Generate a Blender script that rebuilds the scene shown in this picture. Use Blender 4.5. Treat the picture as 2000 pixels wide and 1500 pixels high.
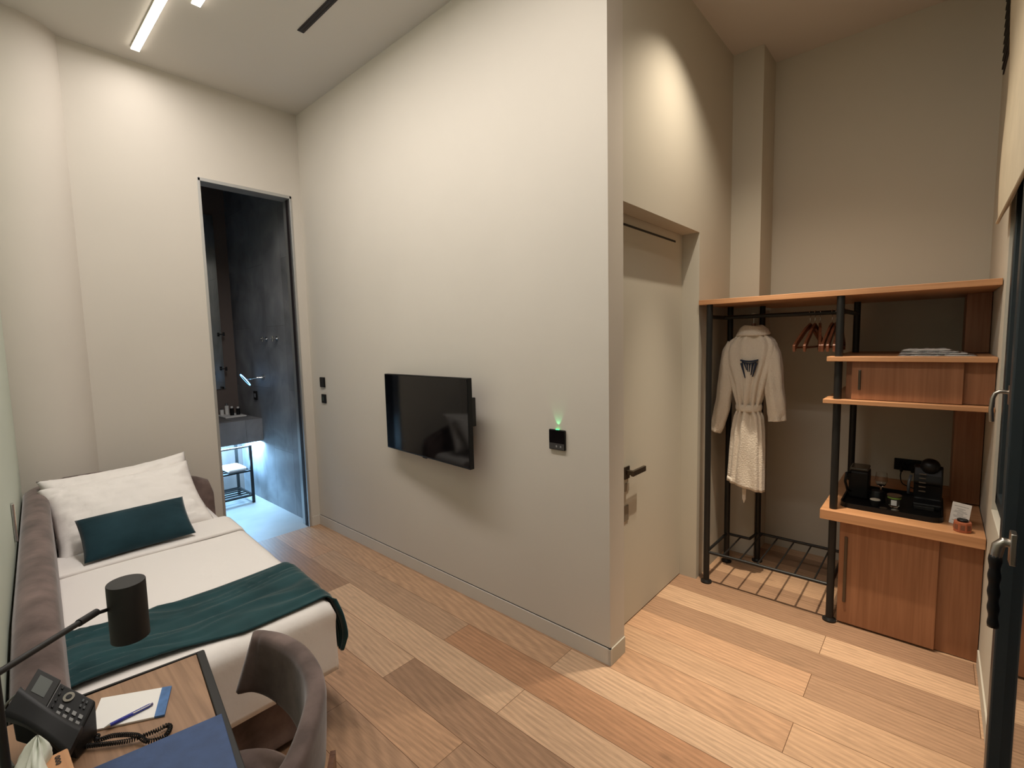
import bpy, bmesh, math, random
from mathutils import Vector, Matrix, noise
random.seed(7)
for o in list(bpy.data.objects): bpy.data.objects.remove(o)
SC = bpy.context.scene
COL = SC.collection
V = Vector
PI = math.pi

# ------------------------------------------------------------------ camera, world, exposure, lights
cam_d = bpy.data.cameras.new('camera'); cam = bpy.data.objects.new('camera', cam_d); COL.objects.link(cam)
f_ = V((-0.66395928, 0.74252319, -0.08841599)); r_ = V((0.74661534, 0.66484944, -0.02325443)); u_ = V((-0.04151637, 0.08145273, 0.99581215))
M = Matrix((r_, u_, -f_)).transposed().to_4x4(); M.translation = V((4.11242, -1.95518, 1.6))
cam.matrix_world = M
cam_d.sensor_width = 36; cam_d.lens = 933.195 / 2000 * 36; cam_d.clip_start = 0.02
SC.camera = cam
W = bpy.data.worlds.new('night'); SC.world = W; W.use_nodes = True
W.node_tree.nodes['Background'].inputs[0].default_value = (0.01, 0.012, 0.016, 1); W.node_tree.nodes['Background'].inputs[1].default_value = 1
SC.view_settings.view_transform = 'Standard'; SC.view_settings.look = 'None'; SC.view_settings.gamma = 1
SC.view_settings.use_curve_mapping = False; SC.view_settings.exposure = 0.0

H = 3.53            # ceiling
LX = 2.97           # corner where the television wall ends
RX = 4.315           # window wall
def s2l(c):
    return tuple(((v / 255) / 12.92 if v / 255 <= 0.04045 else ((v / 255 + 0.055) / 1.055) ** 2.4) for v in c) + (1,)

def light(name, kind, loc, energy, color, rot=(0, 0, 0), **kw):
    d = bpy.data.lights.new(name, kind); d.energy = energy; d.color = color
    for k, v in kw.items(): setattr(d, k, v)
    o = bpy.data.objects.new(name, d); COL.objects.link(o); o.location = loc; o.rotation_euler = rot
    return o
# the linear ceiling lamps (light sits right under each diffuser), the alcove spots and the LED under the vanity
light('strip_light', 'AREA', (1.90, -1.115, H - 0.03), 26, (1, .94, .90), shape='RECTANGLE', size=3.38, size_y=0.04)
light('strip_light', 'AREA', (2.46, -0.975, H - 0.03), 26, (1, .94, .90), shape='RECTANGLE', size=3.02, size_y=0.04)
light('closet_spot', 'SPOT', (3.38, 0.66, H - 0.06), 92, (1, .87, .70), spot_size=math.radians(112), spot_blend=1.0, shadow_soft_size=0.018)
light('closet_spot', 'SPOT', (3.80, 0.60, H - 0.06), 30, (1, .87, .70), spot_size=math.radians(80), spot_blend=0.9, shadow_soft_size=0.018)
light('closet_spot', 'SPOT', (3.46, 0.67, H - 0.06), 430, (1, .87, .68), spot_size=math.radians(42), spot_blend=1.0, shadow_soft_size=0.018)
light('vanity_led', 'AREA', (-1.36, -0.40, 0.625), 46, (.30, .62, 1), shape='RECTANGLE', size=0.50, size_y=0.66)
light('vanity_led', 'AREA', (-1.22, -0.075, 0.628), 5, (.42, .72, 1), shape='RECTANGLE', size=0.30, size_y=0.02)

# ------------------------------------------------------------------ materials
MATS = {}
def mat(name, col, rough=.6, metal=0, noise_=None, bump=None, spec=.5, sheen=0, trans=0, emit=None, ior=1.45, coat=0, alpha=None):
    if name in MATS: return MATS[name]
    m = bpy.data.materials.new(name); m.use_nodes = True; nt = m.node_tree; b = nt.nodes['Principled BSDF']
    c = s2l(col); b.inputs['Base Color'].default_value = c; b.inputs['Roughness'].default_value = rough
    b.inputs['Metallic'].default_value = metal; b.inputs['Specular IOR Level'].default_value = spec
    b.inputs['IOR'].default_value = ior; b.inputs['Coat Weight'].default_value = coat
    if sheen: b.inputs['Sheen Weight'].default_value = sheen; b.inputs['Sheen Roughness'].default_value = .4
    if trans: b.inputs['Transmission Weight'].default_value = trans
    if emit: b.inputs['Emission Color'].default_value = s2l(emit[0]); b.inputs['Emission Strength'].default_value = emit[1]
    tc = nt.nodes.new('ShaderNodeTexCoord')
    if noise_:
        sc, amt, st = noise_   # scale, amount, stretch
        mp = nt.nodes.new('ShaderNodeMapping'); mp.inputs['Scale'].default_value = st
        nz = nt.nodes.new('ShaderNodeTexNoise'); nz.inputs['Scale'].default_value = sc; nz.inputs['Detail'].default_value = 6
        mx = nt.nodes.new('ShaderNodeMix'); mx.data_type = 'RGBA'
        mx.inputs[6].default_value = tuple(v * (1 - amt) for v in c[:3]) + (1,)
        mx.inputs[7].default_value = tuple(min(1, v * (1 + amt)) for v in c[:3]) + (1,)
        rp = nt.nodes.new('ShaderNodeMapRange'); rp.inputs[1].default_value = .3; rp.inputs[2].default_value = .7
        nt.links.new(tc.outputs['Object'], mp.inputs[0]); nt.links.new(mp.outputs[0], nz.inputs[0])
        nt.links.new(nz.outputs[0], rp.inputs[0]); nt.links.new(rp.outputs[0], mx.inputs[0]); nt.links.new(mx.outputs[2], b.inputs['Base Color'])
    if bump:
        sc, st, dist = bump
        nz = nt.nodes.new('ShaderNodeTexNoise'); nz.inputs['Scale'].default_value = sc; nz.inputs['Detail'].default_value = 4
        bp = nt.nodes.new('ShaderNodeBump'); bp.inputs['Strength'].default_value = st; bp.inputs['Distance'].default_value = dist
        nt.links.new(tc.outputs['Object'], nz.inputs[0]); nt.links.new(nz.outputs[0], bp.inputs['Height']); nt.links.new(bp.outputs[0], b.inputs['Normal'])
    MATS[name] = m
    return m

def wood(name, c1, c2, axis, rough=.42, scale=9, ring=2.2):
    """straight grained veneer, grain along axis"""
    m = bpy.data.materials.new(name); m.use_nodes = True; nt = m.node_tree; b = nt.nodes['Principled BSDF']
    tc = nt.nodes.new('ShaderNodeTexCoord'); mp = nt.nodes.new('ShaderNodeMapping')
    st = [scale * 3.2] * 3; st[axis] = scale * .12; mp.inputs['Scale'].default_value = st
    nz = nt.nodes.new('ShaderNodeTexNoise'); nz.inputs['Scale'].default_value = ring; nz.inputs['Detail'].default_value = 8; nz.inputs['Distortion'].default_value = .6
    rp = nt.nodes.new('ShaderNodeValToRGB'); rp.color_ramp.elements[0].position = .32; rp.color_ramp.elements[1].position = .68
    rp.color_ramp.elements[0].color = s2l(c1); rp.color_ramp.elements[1].color = s2l(c2)
    nt.links.new(tc.outputs['Object'], mp.inputs[0]); nt.links.new(mp.outputs[0], nz.inputs[0]); nt.links.new(nz.outputs[0], rp.inputs[0])
    nt.links.new(rp.outputs[0], b.inputs['Base Color']); b.inputs['Roughness'].default_value = rough
    MATS[name] = m
    return m

def floor_mat():
    m = bpy.data.materials.new('oak_planks'); m.use_nodes = True; nt = m.node_tree; b = nt.nodes['Principled BSDF']; L = nt.links.new
    tc = nt.nodes.new('ShaderNodeTexCoord')
    mp = nt.nodes.new('ShaderNodeMapping'); mp.inputs['Location'].default_value = (0.35, 0.014, 0)
    L(tc.outputs['Object'], mp.inputs[0])
    br = nt.nodes.new('ShaderNodeTexBrick'); br.offset = .37; br.offset_frequency = 2; br.squash = 1
    br.inputs['Scale'].default_value = 1; br.inputs['Brick Width'].default_value = 1.55; br.inputs['Row Height'].default_value = .19
    br.inputs['Mortar Size'].default_value = .0013; br.inputs['Mortar Smooth'].default_value = .2; br.inputs['Bias'].default_value = 0
    br.inputs['Color1'].default_value = (0, 0, 0, 1); br.inputs['Color2'].default_value = (1, 1, 1, 1); br.inputs['Mortar'].default_value = (0, 0, 0, 1)
    L(mp.outputs[0], br.inputs[0])
    # per plank tone
    ramp = nt.nodes.new('ShaderNodeValToRGB'); cr = ramp.color_ramp; cr.interpolation = 'LINEAR'
    stops = [(0, (184, 144, 112)), (.25, (200, 163, 130)), (.5, (160, 126, 100)), (.75, (207, 172, 140)), (1, (182, 136, 102))]
    cr.elements[0].position = 0; cr.elements[0].color = s2l(stops[0][1]); cr.elements[1].position = 1; cr.elements[1].color = s2l(stops[-1][1])
    for p, c in stops[1:-1]: e = cr.elements.new(p); e.color = s2l(c)
    L(br.outputs['Color'], ramp.inputs[0])
    # grain: coordinates shifted by plank value
    add = nt.nodes.new('ShaderNodeVectorMath'); add.operation = 'MULTIPLY_ADD'; add.inputs[1].default_value = (7.3, 3.1, 11.7)
    L(br.outputs['Color'], add.inputs[0]); L(tc.outputs['Object'], add.inputs[2])
    m2 = nt.nodes.new('ShaderNodeMapping'); m2.inputs['Scale'].default_value = (2.6, 34, 1); L(add.outputs[0], m2.inputs[0])
    n1 = nt.nodes.new('ShaderNodeTexNoise'); n1.inputs['Scale'].default_value = 1.5; n1.inputs['Detail'].default_value = 12; n1.inputs['Roughness'].default_value = .62; n1.inputs['Distortion'].default_value = 2.2
    L(m2.outputs[0], n1.inputs[0])
    m3 = nt.nodes.new('ShaderNodeMapping'); m3.inputs['Scale'].default_value = (.8, 5.5, 1); L(add.outputs[0], m3.inputs[0])
    wv = nt.nodes.new('ShaderNodeTexWave'); wv.wave_type = 'RINGS'; wv.rings_direction = 'Z'; wv.inputs['Scale'].default_value = 2.6; wv.inputs['Distortion'].default_value = 4; wv.inputs['Detail'].default_value = 4; wv.inputs['Detail Scale'].default_value = 1.2
    L(m3.outputs[0], wv.inputs[0])
    r1 = nt.nodes.new('ShaderNodeMapRange'); r1.inputs[1].default_value = .28; r1.inputs[2].default_value = .72; r1.inputs[3].default_value = .74; r1.inputs[4].default_value = 1.14; L(n1.outputs[0], r1.inputs[0])
    r2 = nt.nodes.new('ShaderNodeMapRange'); r2.inputs[3].default_value = .87; r2.inputs[4].default_value = 1.05; L(wv.outputs[0], r2.inputs[0])
    mu = nt.nodes.new('ShaderNodeMath'); mu.operation = 'MULTIPLY'; L(r1.outputs[0], mu.inputs[0]); L(r2.outputs[0], mu.inputs[1])
    # knots
    vo = nt.nodes.new('ShaderNodeTexVoronoi'); vo.inputs['Scale'].default_value = 1.0
    m4 = nt.nodes.new('ShaderNodeMapping'); m4.inputs['Scale'].default_value = (1.3, 2.6, 1); L(add.outputs[0], m4.inputs[0]); L(m4.outputs[0], vo.inputs[0])
    r3 = nt.nodes.new('ShaderNodeMapRange'); r3.inputs[1].default_value = .0; r3.inputs[2].default_value = .055; r3.inputs[3].default_value = .62; r3.inputs[4].default_value = 1; L(vo.outputs['Distance'], r3.inputs[0])
    mk = nt.nodes.new('ShaderNodeMath'); mk.operation = 'MULTIPLY'; L(mu.outputs[0], mk.inputs[0]); L(r3.outputs[0], mk.inputs[1])
    sc = nt.nodes.new('ShaderNodeVectorMath'); sc.operation = 'SCALE'; L(ramp.outputs[0], sc.inputs[0]); L(mk.outputs[0], sc.inputs['Scale'])
    mx = nt.nodes.new('ShaderNodeMix'); mx.data_type = 'RGBA'; L(br.outputs['Fac'], mx.inputs[0]); L(sc.outputs[0], mx.inputs[6]); mx.inputs[7].default_value = s2l((96, 66, 42))
    L(mx.outputs[2], b.inputs['Base Color']); b.inputs['Roughness'].default_value = .42; b.inputs['Specular IOR Level'].default_value = .35
    bp = nt.nodes.new('ShaderNodeBump'); bp.inputs['Strength'].default_value = .25; bp.inputs['Distance'].default_value = .0015; L(mk.outputs[0], bp.inputs['Height']); L(bp.outputs[0], b.inputs['Normal'])
    MATS['oak_planks'] = m
    return m

def tile_mat():
    m = bpy.data.materials.new('concrete_tile'); m.use_nodes = True; nt = m.node_tree; b = nt.nodes['Principled BSDF']; L = nt.links.new
    tc = nt.nodes.new('ShaderNodeTexCoord'); sx = nt.nodes.new('ShaderNodeSeparateXYZ'); L(tc.outputs['Object'], sx.inputs[0])
    ad = nt.nodes.new('ShaderNodeMath'); L(sx.outputs[0], ad.inputs[0]); L(sx.outputs[1], ad.inputs[1])
    cb = nt.nodes.new('ShaderNodeCombineXYZ'); L(sx.outputs[2], cb.inputs[0]); L(ad.outputs[0], cb.inputs[1])
    br = nt.nodes.new('ShaderNodeTexBrick'); br.inputs['Scale'].default_value = 1; br.inputs['Brick Width'].default_value = 1.2; br.inputs['Row Height'].default_value = .42; br.inputs['Mortar Size'].default_value = .0012
    br.inputs['Color1'].default_value = (0, 0, 0, 1); br.inputs['Color2'].default_value = (1, 1, 1, 1); L(cb.outputs[0], br.inputs[0])
    nz = nt.nodes.new('ShaderNodeTexNoise'); nz.inputs['Scale'].default_value = 3; nz.inputs['Detail'].default_value = 8; nz.inputs['Distortion'].default_value = .8; L(tc.outputs['Object'], nz.inputs[0])
    ml = nt.nodes.new('ShaderNodeMath'); ml.operation = 'MULTIPLY_ADD'; L(br.outputs['Color'], ml.inputs[0]); ml.inputs[1].default_value = .18; L(nz.outputs[0], ml.inputs[2])
    rp = nt.nodes.new('ShaderNodeValToRGB'); rp.color_ramp.elements[0].position = .35; rp.color_ramp.elements[1].position = .85
    rp.color_ramp.elements[0].color = s2l((104, 104, 106)); rp.color_ramp.elements[1].color = s2l((156, 156, 158)); L(ml.outputs[0], rp.inputs[0])
    mx = nt.nodes.new('ShaderNodeMix'); mx.data_type = 'RGBA'; L(br.outputs['Fac'], mx.inputs[0]); L(rp.outputs[0], mx.inputs[6]); mx.inputs[7].default_value = s2l((70, 68, 66))
    L(mx.outputs[2], b.inputs['Base Color']); b.inputs['Roughness'].default_value = .5
    MATS['concrete_tile'] = m
    return m

paint = mat('greige_paint', (205, 198, 188), .85, noise_=(1.5, .02, (1, 1, 1)), spec=.2)
paintw = mat('warm_paint', (196, 190, 176), .85, spec=.2)
paintg = mat('pale_green_paint', (196, 204, 190), .6, spec=.3)
ceilm = mat('ceiling_paint', (204, 199, 192), .9, spec=.2)
oak = floor_mat(); tile = tile_mat()
bfloor = mat('bathroom_floor_tile', (168, 168, 166), .45, noise_=(4, .1, (1, 1, 1)))
cabw = wood('cabinet_veneer', (136, 90, 60), (156, 106, 74), 2, .4, 9, 2.0)
cabx = wood('shelf_veneer', (176, 126, 86), (198, 146, 104), 0, .38, 9, 2.0)
deskw = wood('desk_veneer', (128, 98, 74), (158, 124, 96), 0, .45, 10, 2.0)
hangw = wood('hanger_wood', (94, 54, 36), (122, 74, 50), 2, .3, 14, 2)
chairw = wood('chair_leg_wood', (84, 54, 38), (112, 74, 52), 2, .4)
blk = mat('black_metal', (36, 35, 34), .42, .3, spec=.5)
blkp = mat('black_plastic', (14, 14, 15), .48, spec=.35)
blkm = mat('matt_black', (30, 29, 28), .55)
anth = mat('anthracite_frame', (48, 56, 60), .4, .2)
chrome = mat('chrome', (210, 210, 210), .15, 1)
steel = mat('brushed_steel', (178, 172, 164), .32, 1)
gun = mat('gunmetal', (92, 82, 72), .38, .9)
alu = mat('aluminium_profile', (186, 186, 184), .4, .7)
white = mat('white_linen', (236, 231, 227), .8, bump=(14, .25, .01), sheen=.1)
whitep = mat('white_paper', (232, 230, 226), .7)
velvet = mat('mauve_velvet', (106, 91, 87), .8, noise_=(9, .42, (1, 1, 1)), sheen=.32, spec=.15, bump=(60, .15, .004))
teal = mat('teal_velvet', (32, 56, 64), .8, noise_=(6, .22, (1, 1, 1)), sheen=.25, spec=.12)
tealt = mat('green_velvet_throw', (36, 66, 70), .75, noise_=(7, .25, (1, 1, 1)), sheen=.3, spec=.15)
terry = mat('white_terry', (222, 210, 194), .95, bump=(120, .5, .01), sheen=.2)
navy = mat('navy_embroidery', (34, 44, 66), .8)
blueL = mat('blue_leather', (52, 74, 114), .6, noise_=(30, .12, (1, 1, 1)), bump=(90, .2, .002))
blueP = mat('blue_print', (72, 110, 160), .6, noise_=(60, .2, (1, 1, 1)))
blueS = mat('blue_pen_plastic', (28, 42, 150), .2, coat=.5)
scr = mat('screen_glass', (5, 5, 7), .06, spec=.5)
glass = mat('clear_glass', (255, 255, 255), .02, trans=1)
wglass = mat('window_glass', (220, 230, 235), .01, trans=1)
mirror = mat('mirror', (220, 224, 226), .02, 1)
lampE = mat('lamp_diffuser', (255, 250, 240), .5, emit=((255, 244, 226), 9))
ledE = mat('led_ring', (255, 255, 255), .5, emit=((120, 190, 255), 4))
grnE = mat('green_led', (60, 255, 120), .5, emit=((60, 255, 120), 5))
lcd = mat('grey_display', (98, 102, 100), .3)
keym = mat('key_grey', (140, 140, 140), .5)
copper = mat('copper_tin', (176, 104, 74), .45, .3)
tissue = mat('tissue_paper', (222, 226, 214), .9)
boxw = wood('light_box_wood', (186, 134, 92), (206, 156, 112), 0, .5)
rope = mat('grey_cable', (120, 122, 116), .5)
cream = mat('cream_linen_blind', (196, 184, 160), .85, noise_=(8, .06, (1, 1, 1)))
vent = mat('dark_vent', (34, 26, 28), .6)
plastic = mat('clear_plastic_film', (240, 240, 238), .12, spec=.8, coat=.6)
green = mat('lime_green', (120, 150, 60), .5)
sill = mat('wood_sill', (176, 140, 108), .6)
grayst = mat('stone_grey', (120, 116, 112), .6)

# ------------------------------------------------------------------ mesh helpers
class MB:
    def __init__(s): s.bm = bmesh.new()
    def box(s, lo, hi, rz=0, piv=None):
        lo, hi = V(lo), V(hi); c = (lo + hi) / 2; d = hi - lo
        mt = Matrix.Translation(c) @ Matrix.Diagonal((*d, 1))
        if rz: p = V(piv) if piv else c; mt = Matrix.Translation(p) @ Matrix.Rotation(rz, 4, 'Z') @ Matrix.Translation(-p) @ mt
        bmesh.ops.create_cube(s.bm, size=1, matrix=mt); return s
    def obox(s, o, a, b, c):
        """parallelepiped from corner o along a, b, c"""
        o, a, b, c = V(o), V(a), V(b), V(c)
        p = [o, o + a, o + a + b, o + b]; s.hull8(p + [q + c for q in p]); return s
    def hull8(s, p):
        v = [s.bm.verts.new(V(q)) for q in p]
        for f in ((3, 2, 1, 0), (4, 5, 6, 7), (0, 1, 5, 4), (1, 2, 6, 5), (2, 3, 7, 6), (3, 0, 4, 7)): s.bm.faces.new([v[i] for i in f])
        return s
    def cyl(s, a, b, r, n=20, r2=None):
        a, b = V(a), V(b); d = b - a; q = d.to_track_quat('Z', 'Y').to_matrix().to_4x4()
        bmesh.ops.create_cone(s.bm, cap_ends=True, segments=n, radius1=r, radius2=r if r2 is None else r2, depth=d.length, matrix=Matrix.Translation((a + b) / 2) @ q); return s
    def tube(s, pts, r, n=10, closed=False, rs=None):
        pts = [V(p) for p in pts]; N = len(pts); rings = []; up = None
        for i, p in enumerate(pts):
            a = pts[(i - 1) % N] if (closed or i) else p; b = pts[(i + 1) % N] if (closed or i < N - 1) else p
            t = (b - a).normalized()
            if up is None: up = t.orthogonal().normalized()
            up = (up - t * up.dot(t)).normalized(); w = t.cross(up); R = rs[i] if rs else r
            rings.append([s.bm.verts.new(p + (up * math.cos(2 * PI * k / n) + w * math.sin(2 * PI * k / n)) * R) for k in range(n)])
        for i in range(N if closed else N - 1):
            A, B = rings[i], rings[(i + 1) % N]
            for k in range(n): s.bm.faces.new((A[k], A[(k + 1) % n], B[(k + 1) % n], B[k]))
        if not closed: s.bm.faces.new(rings[0][::-1]); s.bm.faces.new(rings[-1])
        return s
    def lathe(s, prof, c=(0, 0, 0), n=28, mtx=None):
        """prof: (radius, z) from bottom to top"""
        c = V(c); rings = []
        for r, z in prof:
            if r < 1e-6: ring = [V((0, 0, z))]
            else: ring = [V((r * math.cos(2 * PI * k / n), r * math.sin(2 * PI * k / n), z)) for k in range(n)]
            rings.append([s.bm.verts.new((mtx @ q if mtx else q) + c) for q in ring])
        for A, B in zip(rings, rings[1:]):
            for k in range(n):
                k2 = (k + 1) % n
                if len(A) == 1 and len(B) == 1: continue
                if len(A) == 1: s.bm.faces.new((A[0], B[k2], B[k]))
                elif len(B) == 1: s.bm.faces.new((A[k], A[k2], B[0]))
                else: s.bm.faces.new((A[k], A[k2], B[k2], B[k]))
        return s
    def prism(s, poly, n, t):
        """poly: list of 3d points, extruded by n*t"""
        d = V(n) * t; a = [s.bm.verts.new(V(p)) for p in poly]; b = [s.bm.verts.new(V(p) + d) for p in poly]
        s.bm.faces.new(a[::-1]); s.bm.faces.new(b); N = len(poly)
        for i in range(N): s.bm.faces.new((a[i], a[(i + 1) % N], b[(i + 1) % N], b[i]))
        return s
    def grid(s, fn, nu, nv, closeu=False, caps=False):
        g = [[s.bm.verts.new(fn(i / (nu if closeu else nu - 1), j / (nv - 1))) for i in range(nu)] for j in range(nv)]
        for j in range(nv - 1):
            for i in range(nu if closeu else nu - 1):
                i2 = (i + 1) % nu; s.bm.faces.new((g[j][i], g[j][i2], g[j + 1][i2], g[j + 1][i]))
        if caps and closeu: s.bm.faces.new(g[0][::-1]); s.bm.faces.new(g[-1])
        return s
    def build(s, name, m, parent=None, bevel=0, smooth=False, solid=0, sub=0, seg=2, auto=True):
        bmesh.ops.recalc_face_normals(s.bm, faces=s.bm.faces)
        me = bpy.data.meshes.new(name); s.bm.to_mesh(me); s.bm.free()
        o = bpy.data.objects.new(name, me); COL.objects.link(o); me.materials.append(m)
        if smooth:
            for p in me.polygons: p.use_smooth = True
        if solid: md = o.modifiers.new('s', 'SOLIDIFY'); md.thickness = solid; md.offset = 0
        if bevel: md = o.modifiers.new('b', 'BEVEL'); md.width = bevel; md.segments = seg; md.limit_method = 'ANGLE'; md.angle_limit = .6; md.harden_normals = False
        if sub: md = o.modifiers.new('u', 'SUBSURF'); md.levels = sub; md.render_levels = sub
        if parent: o.parent = parent; o.matrix_parent_inverse = parent.matrix_world.inverted()
        return o

def tag(o, label, cat, group=None, kind=None):
    o['label'] = label; o['category'] = cat
    if group: o['group'] = group
    if kind: o['kind'] = kind
    return o
def thing(name, label, cat, loc=(0, 0, 0), group=None):
    o = bpy.data.objects.new(name, None); COL.objects.link(o); o.location = loc; o.matrix_world = Matrix.Translation(V(loc))
    return tag(o, label, cat, group)
def struct(o, label=None):
    o['kind'] = 'structure'
    if label: o['label'] = label
    return o
def copy_tree(o, d, label=None, rot=None):
    c = o.copy(); COL.objects.link(c)
    c.location = V(o.location) + V(d)
    if rot is not None: c.rotation_euler = rot
    if label: c['label'] = label
    for ch in o.children:
        k = ch.copy(); COL.objects.link(k); k.parent = c
        for g in ch.children: q = g.copy(); COL.objects.link(q); q.parent = k
    return c
def smoothc(o, ang=40):
    for p in o.data.polygons: p.use_smooth = True
    o.data.set_sharp_from_angle(angle=math.radians(ang))
    return o

# ------------------------------------------------------------------ setting
struct(MB().prism([(-0.02, -2.2, 0), (RX + .1, -2.2, 0), (RX + .1, 2.1, 0), (LX - .12, 2.1, 0), (LX - .12, 0.1, 0), (-0.02, 0.1, 0)], (0, 0, -1), .1).build('floor', oak), 'pale oak plank floor')
struct(MB().box((-1.85, -2.2, H), (RX + .3, 2.15, H + .1)).build('ceiling', ceilm), 'plain ceiling')
def wl(x): return -1.83 - .06 * x          # surface of the left wall
struct(MB().prism([(-.2, wl(-.2), 0), (RX + .4, wl(RX + .4), 0), (RX + .4, -2.3, 0), (-.2, -2.3, 0)], (0, 0, 1), H).build('wall_left', paintg), 'pale green wall along the bed')
# wall with the bathroom doorway, one mesh
DY0, DY1, DZ = -0.765, -0.083, 2.855
w = MB().box((-.12, -2.0, 0), (0, DY0, H)).box((-.12, DY1, 0), (0, 0.12, H)).box((-.12, DY0, DZ), (0, DY1, H))
struct(w.build('wall_back', paint), 'greige wall with bathroom doorway')
RY0, RY1, RZ, DXP = 0.14, 1.11, 2.25, 2.86
# round column in the corner
w = MB()
N = 40; cc = V((-.14, -1.735)); R = .30
ring = [(cc.x + R * math.cos(a), cc.y + R * math.sin(a)) for a in [(-60 + 150 * i / N) * PI / 180 for i in range(N + 1)]]
w.prism([(x, y, 0) for x, y in ring] + [(-.1, cc.y + R, 0), (-.1, -2.1, 0)], (0, 0, 1), H)
struct(smoothc(w.build('column', paint), 30), 'rounded column in the corner behind the bed')
struct(MB().prism([(-.02, 0, 0), (LX, 0, 0), (LX, RY0, 0), (LX - .2, RY0, 0), (LX - .2, .12, 0), (-.02, .12, 0)], (0, 0, 1), H).build('wall_middle', paint), 'greige wall carrying the television')
# entry wall with recessed doorway
w = MB().box((LX - .19, RY0 + .0005, RZ), (LX, RY1, H)).box((LX - .19, RY1, 0), (LX, 2.12, H)).box((LX - .19, RY0 + .0005, 0), (DXP - .046, RY1, RZ))
struct(w.build('wall_entry', paintw), 'side wall with recessed entry door')
w = MB().box((LX - .1, 2.0, 0), (RX + .1, 2.12, H)).box((LX - .02, 1.70, 0), (3.165, 2.01, H))
struct(w.build('wall_closet', paintw), 'closet alcove wall with a pilaster')
# window wall: openings for the casement and the balcony door
WY0, WY1, WZ0, WZ1 = 0.12, 0.98, 0.80, 3.1
BY0, BY1 = -1.25, 0.04
w = MB()
w.box((RX, WY1, 0), (RX + .14, 2.12, H)).box((RX, WY0, 0), (RX + .14, WY1, WZ0)).box((RX, WY0, WZ1), (RX + .14, WY1, H))
w.box((RX, BY1, 0), (RX + .14, WY0, H)).box((RX, BY0, WZ1), (RX + .14, BY1, H)).box((RX, -2.3, 0), (RX + .14, BY0, H))
struct(w.build('wall_right', paintw), 'window wall beside the cabinets')
# baseboards: flush board, with the shadow gap above it painted as a black strip
bz = .085
struct(MB().box((0.0, -.006, 0), (LX + .006, .01, bz)).build('baseboard_middle', paint, bevel=.0015), 'flush baseboard of the television wall')
struct(MB().box((LX - .01, -.006, 0), (LX + .006, RY0, bz)).build('baseboard_entry', paintw, bevel=.0015), 'short baseboard at the wall corner')
struct(MB().box((-.01, DY1 + .012, 0), (.006, 0.0, bz)).build('baseboard_back', paint, bevel=.0015), 'baseboard beside the bathroom door')
struct(MB().box((RX - .006, 1.11, 0), (RX + .01, -.02, bz)).build('baseboard_right', paintw, bevel=.0015), 'baseboard under the window')
struct(MB().box((0.012, -.0012, bz + .001), (LX, .01, bz + .005)).build('trim_1', blkm), 'thin black strip in place of the shadow gap above the baseboard')
# bathroom doorway metal lining
w = MB()
w.box((-.13, DY0 - .002, 0), (.004, DY0 + .016, DZ)).box((-.13, DY1 - .016, 0), (.004, DY1 + .002, DZ)).box((-.13, DY0, DZ - .022), (.004, DY1, DZ + .002))
tr = struct(w.build('trim_2', alu, bevel=.0015), 'aluminium lining of the bathroom doorway')
struct(MB().box((-.075, DY1 - .018, 0), (-.035, DY1 - .0155, DZ - .02)).box((-.028, DY1 - .018, 0), (-.022, DY1 - .0155, DZ - .02)).build('trim_3', vent), 'dark sliding door slot in the lining')
# bathroom shell
struct(MB().box((-1.85, -1.7, -.1), (-.02, -.03, -.0015)).build('floor.001', bfloor), 'bathroom floor tile')
struct(MB().box((-1.7, -.04, 0), (-.12, .08, H)).build('wall_bath_right', tile), 'tiled bathroom side wall')
struct(MB().box((-1.82, -1.7, 0), (-1.7, .08, H)).build('wall_bath_back', mat('brown_plaster', (112, 100, 94), .7)), 'bathroom back wall')
struct(MB().box((-1.82, -1.8, 0), (-.12, -1.68, H)).build('wall_bath_left', tile), 'bathroom far side wall')
# entry door
d1 = struct(MB().box((DXP - .045, RY0, .006), (DXP, RY1, 2.2498)).build('door_1', paintw, bevel=.002), 'greige entry door')
tr4 = struct(MB().box((DXP - .002, RY0 + .001, 2.190), (DXP + .003, RY1 - .11, 2.201)).build('trim_4', blkm), 'dark slot over the entry door')
m = MB(); hy = .368
m.box((DXP, hy - .027, .835), (DXP + .008, hy + .027, .905)); m.box((DXP + .008, hy - .012, .862), (DXP + .045, hy + .012, .886)); m.box((DXP + .036, hy - .016, .858), (DXP + .052, hy + .135, .888))
h = m.build('door_handle', gun, d1, bevel=.002); h['label'] = 'dark bronze lever handle'
h = MB().box((DXP, hy - .022, .765), (DXP + .004, hy + .026, .81)).build('lock_plate', mat('beige_plate', (150, 138, 122), .5), d1, bevel=.001)
h = MB().box((DXP, hy - .03, .60), (DXP + .005, hy + .018, .685)).build('lock_plate', mat('beige_plate2', (132, 122, 108), .5), d1, bevel=.001)

# windows
def window(name, y0, y1, z0, z1, xin, label):
    fr = MB(); t = .07
    x0, x1 = RX - xin, RX + .10
    fr.box((x0, y0, z0), (x1, y0 + t, z1)).box((x0, y1 - t, z0), (x1, y1, z1)).box((x0, y0, z0), (x1, y1, z0 + t)).box((x0, y0, z1 - t), (x1, y1, z1))
    o = struct(fr.build(name, anth, bevel=.004), label)
    s = MB(); q = .055; a0, a1, b0, b1 = y0 + t - .012, y1 - t + .012, z0 + t - .012, z1 - t + .012; X0, X1 = x0 - .014, x0 + .05
    s.box((X0, a0, b0), (X1, a0 + q, b1)).box((X0, a1 - q, b0), (X1, a1, b1)).box((X0, a0, b0), (X1, a1, b0 + q)).box((X0, a0, b1 - q), (X1, a1, b1))
    so = s.build('window_sash', anth, o, bevel=.005)
    MB().box((x0 + .012, a0 + q - .01, b0 + q - .01), (x0 + .024, a1 - q + .01, b1 - q + .01)).build('glass_pane', wglass, o)
    return o, so
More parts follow.
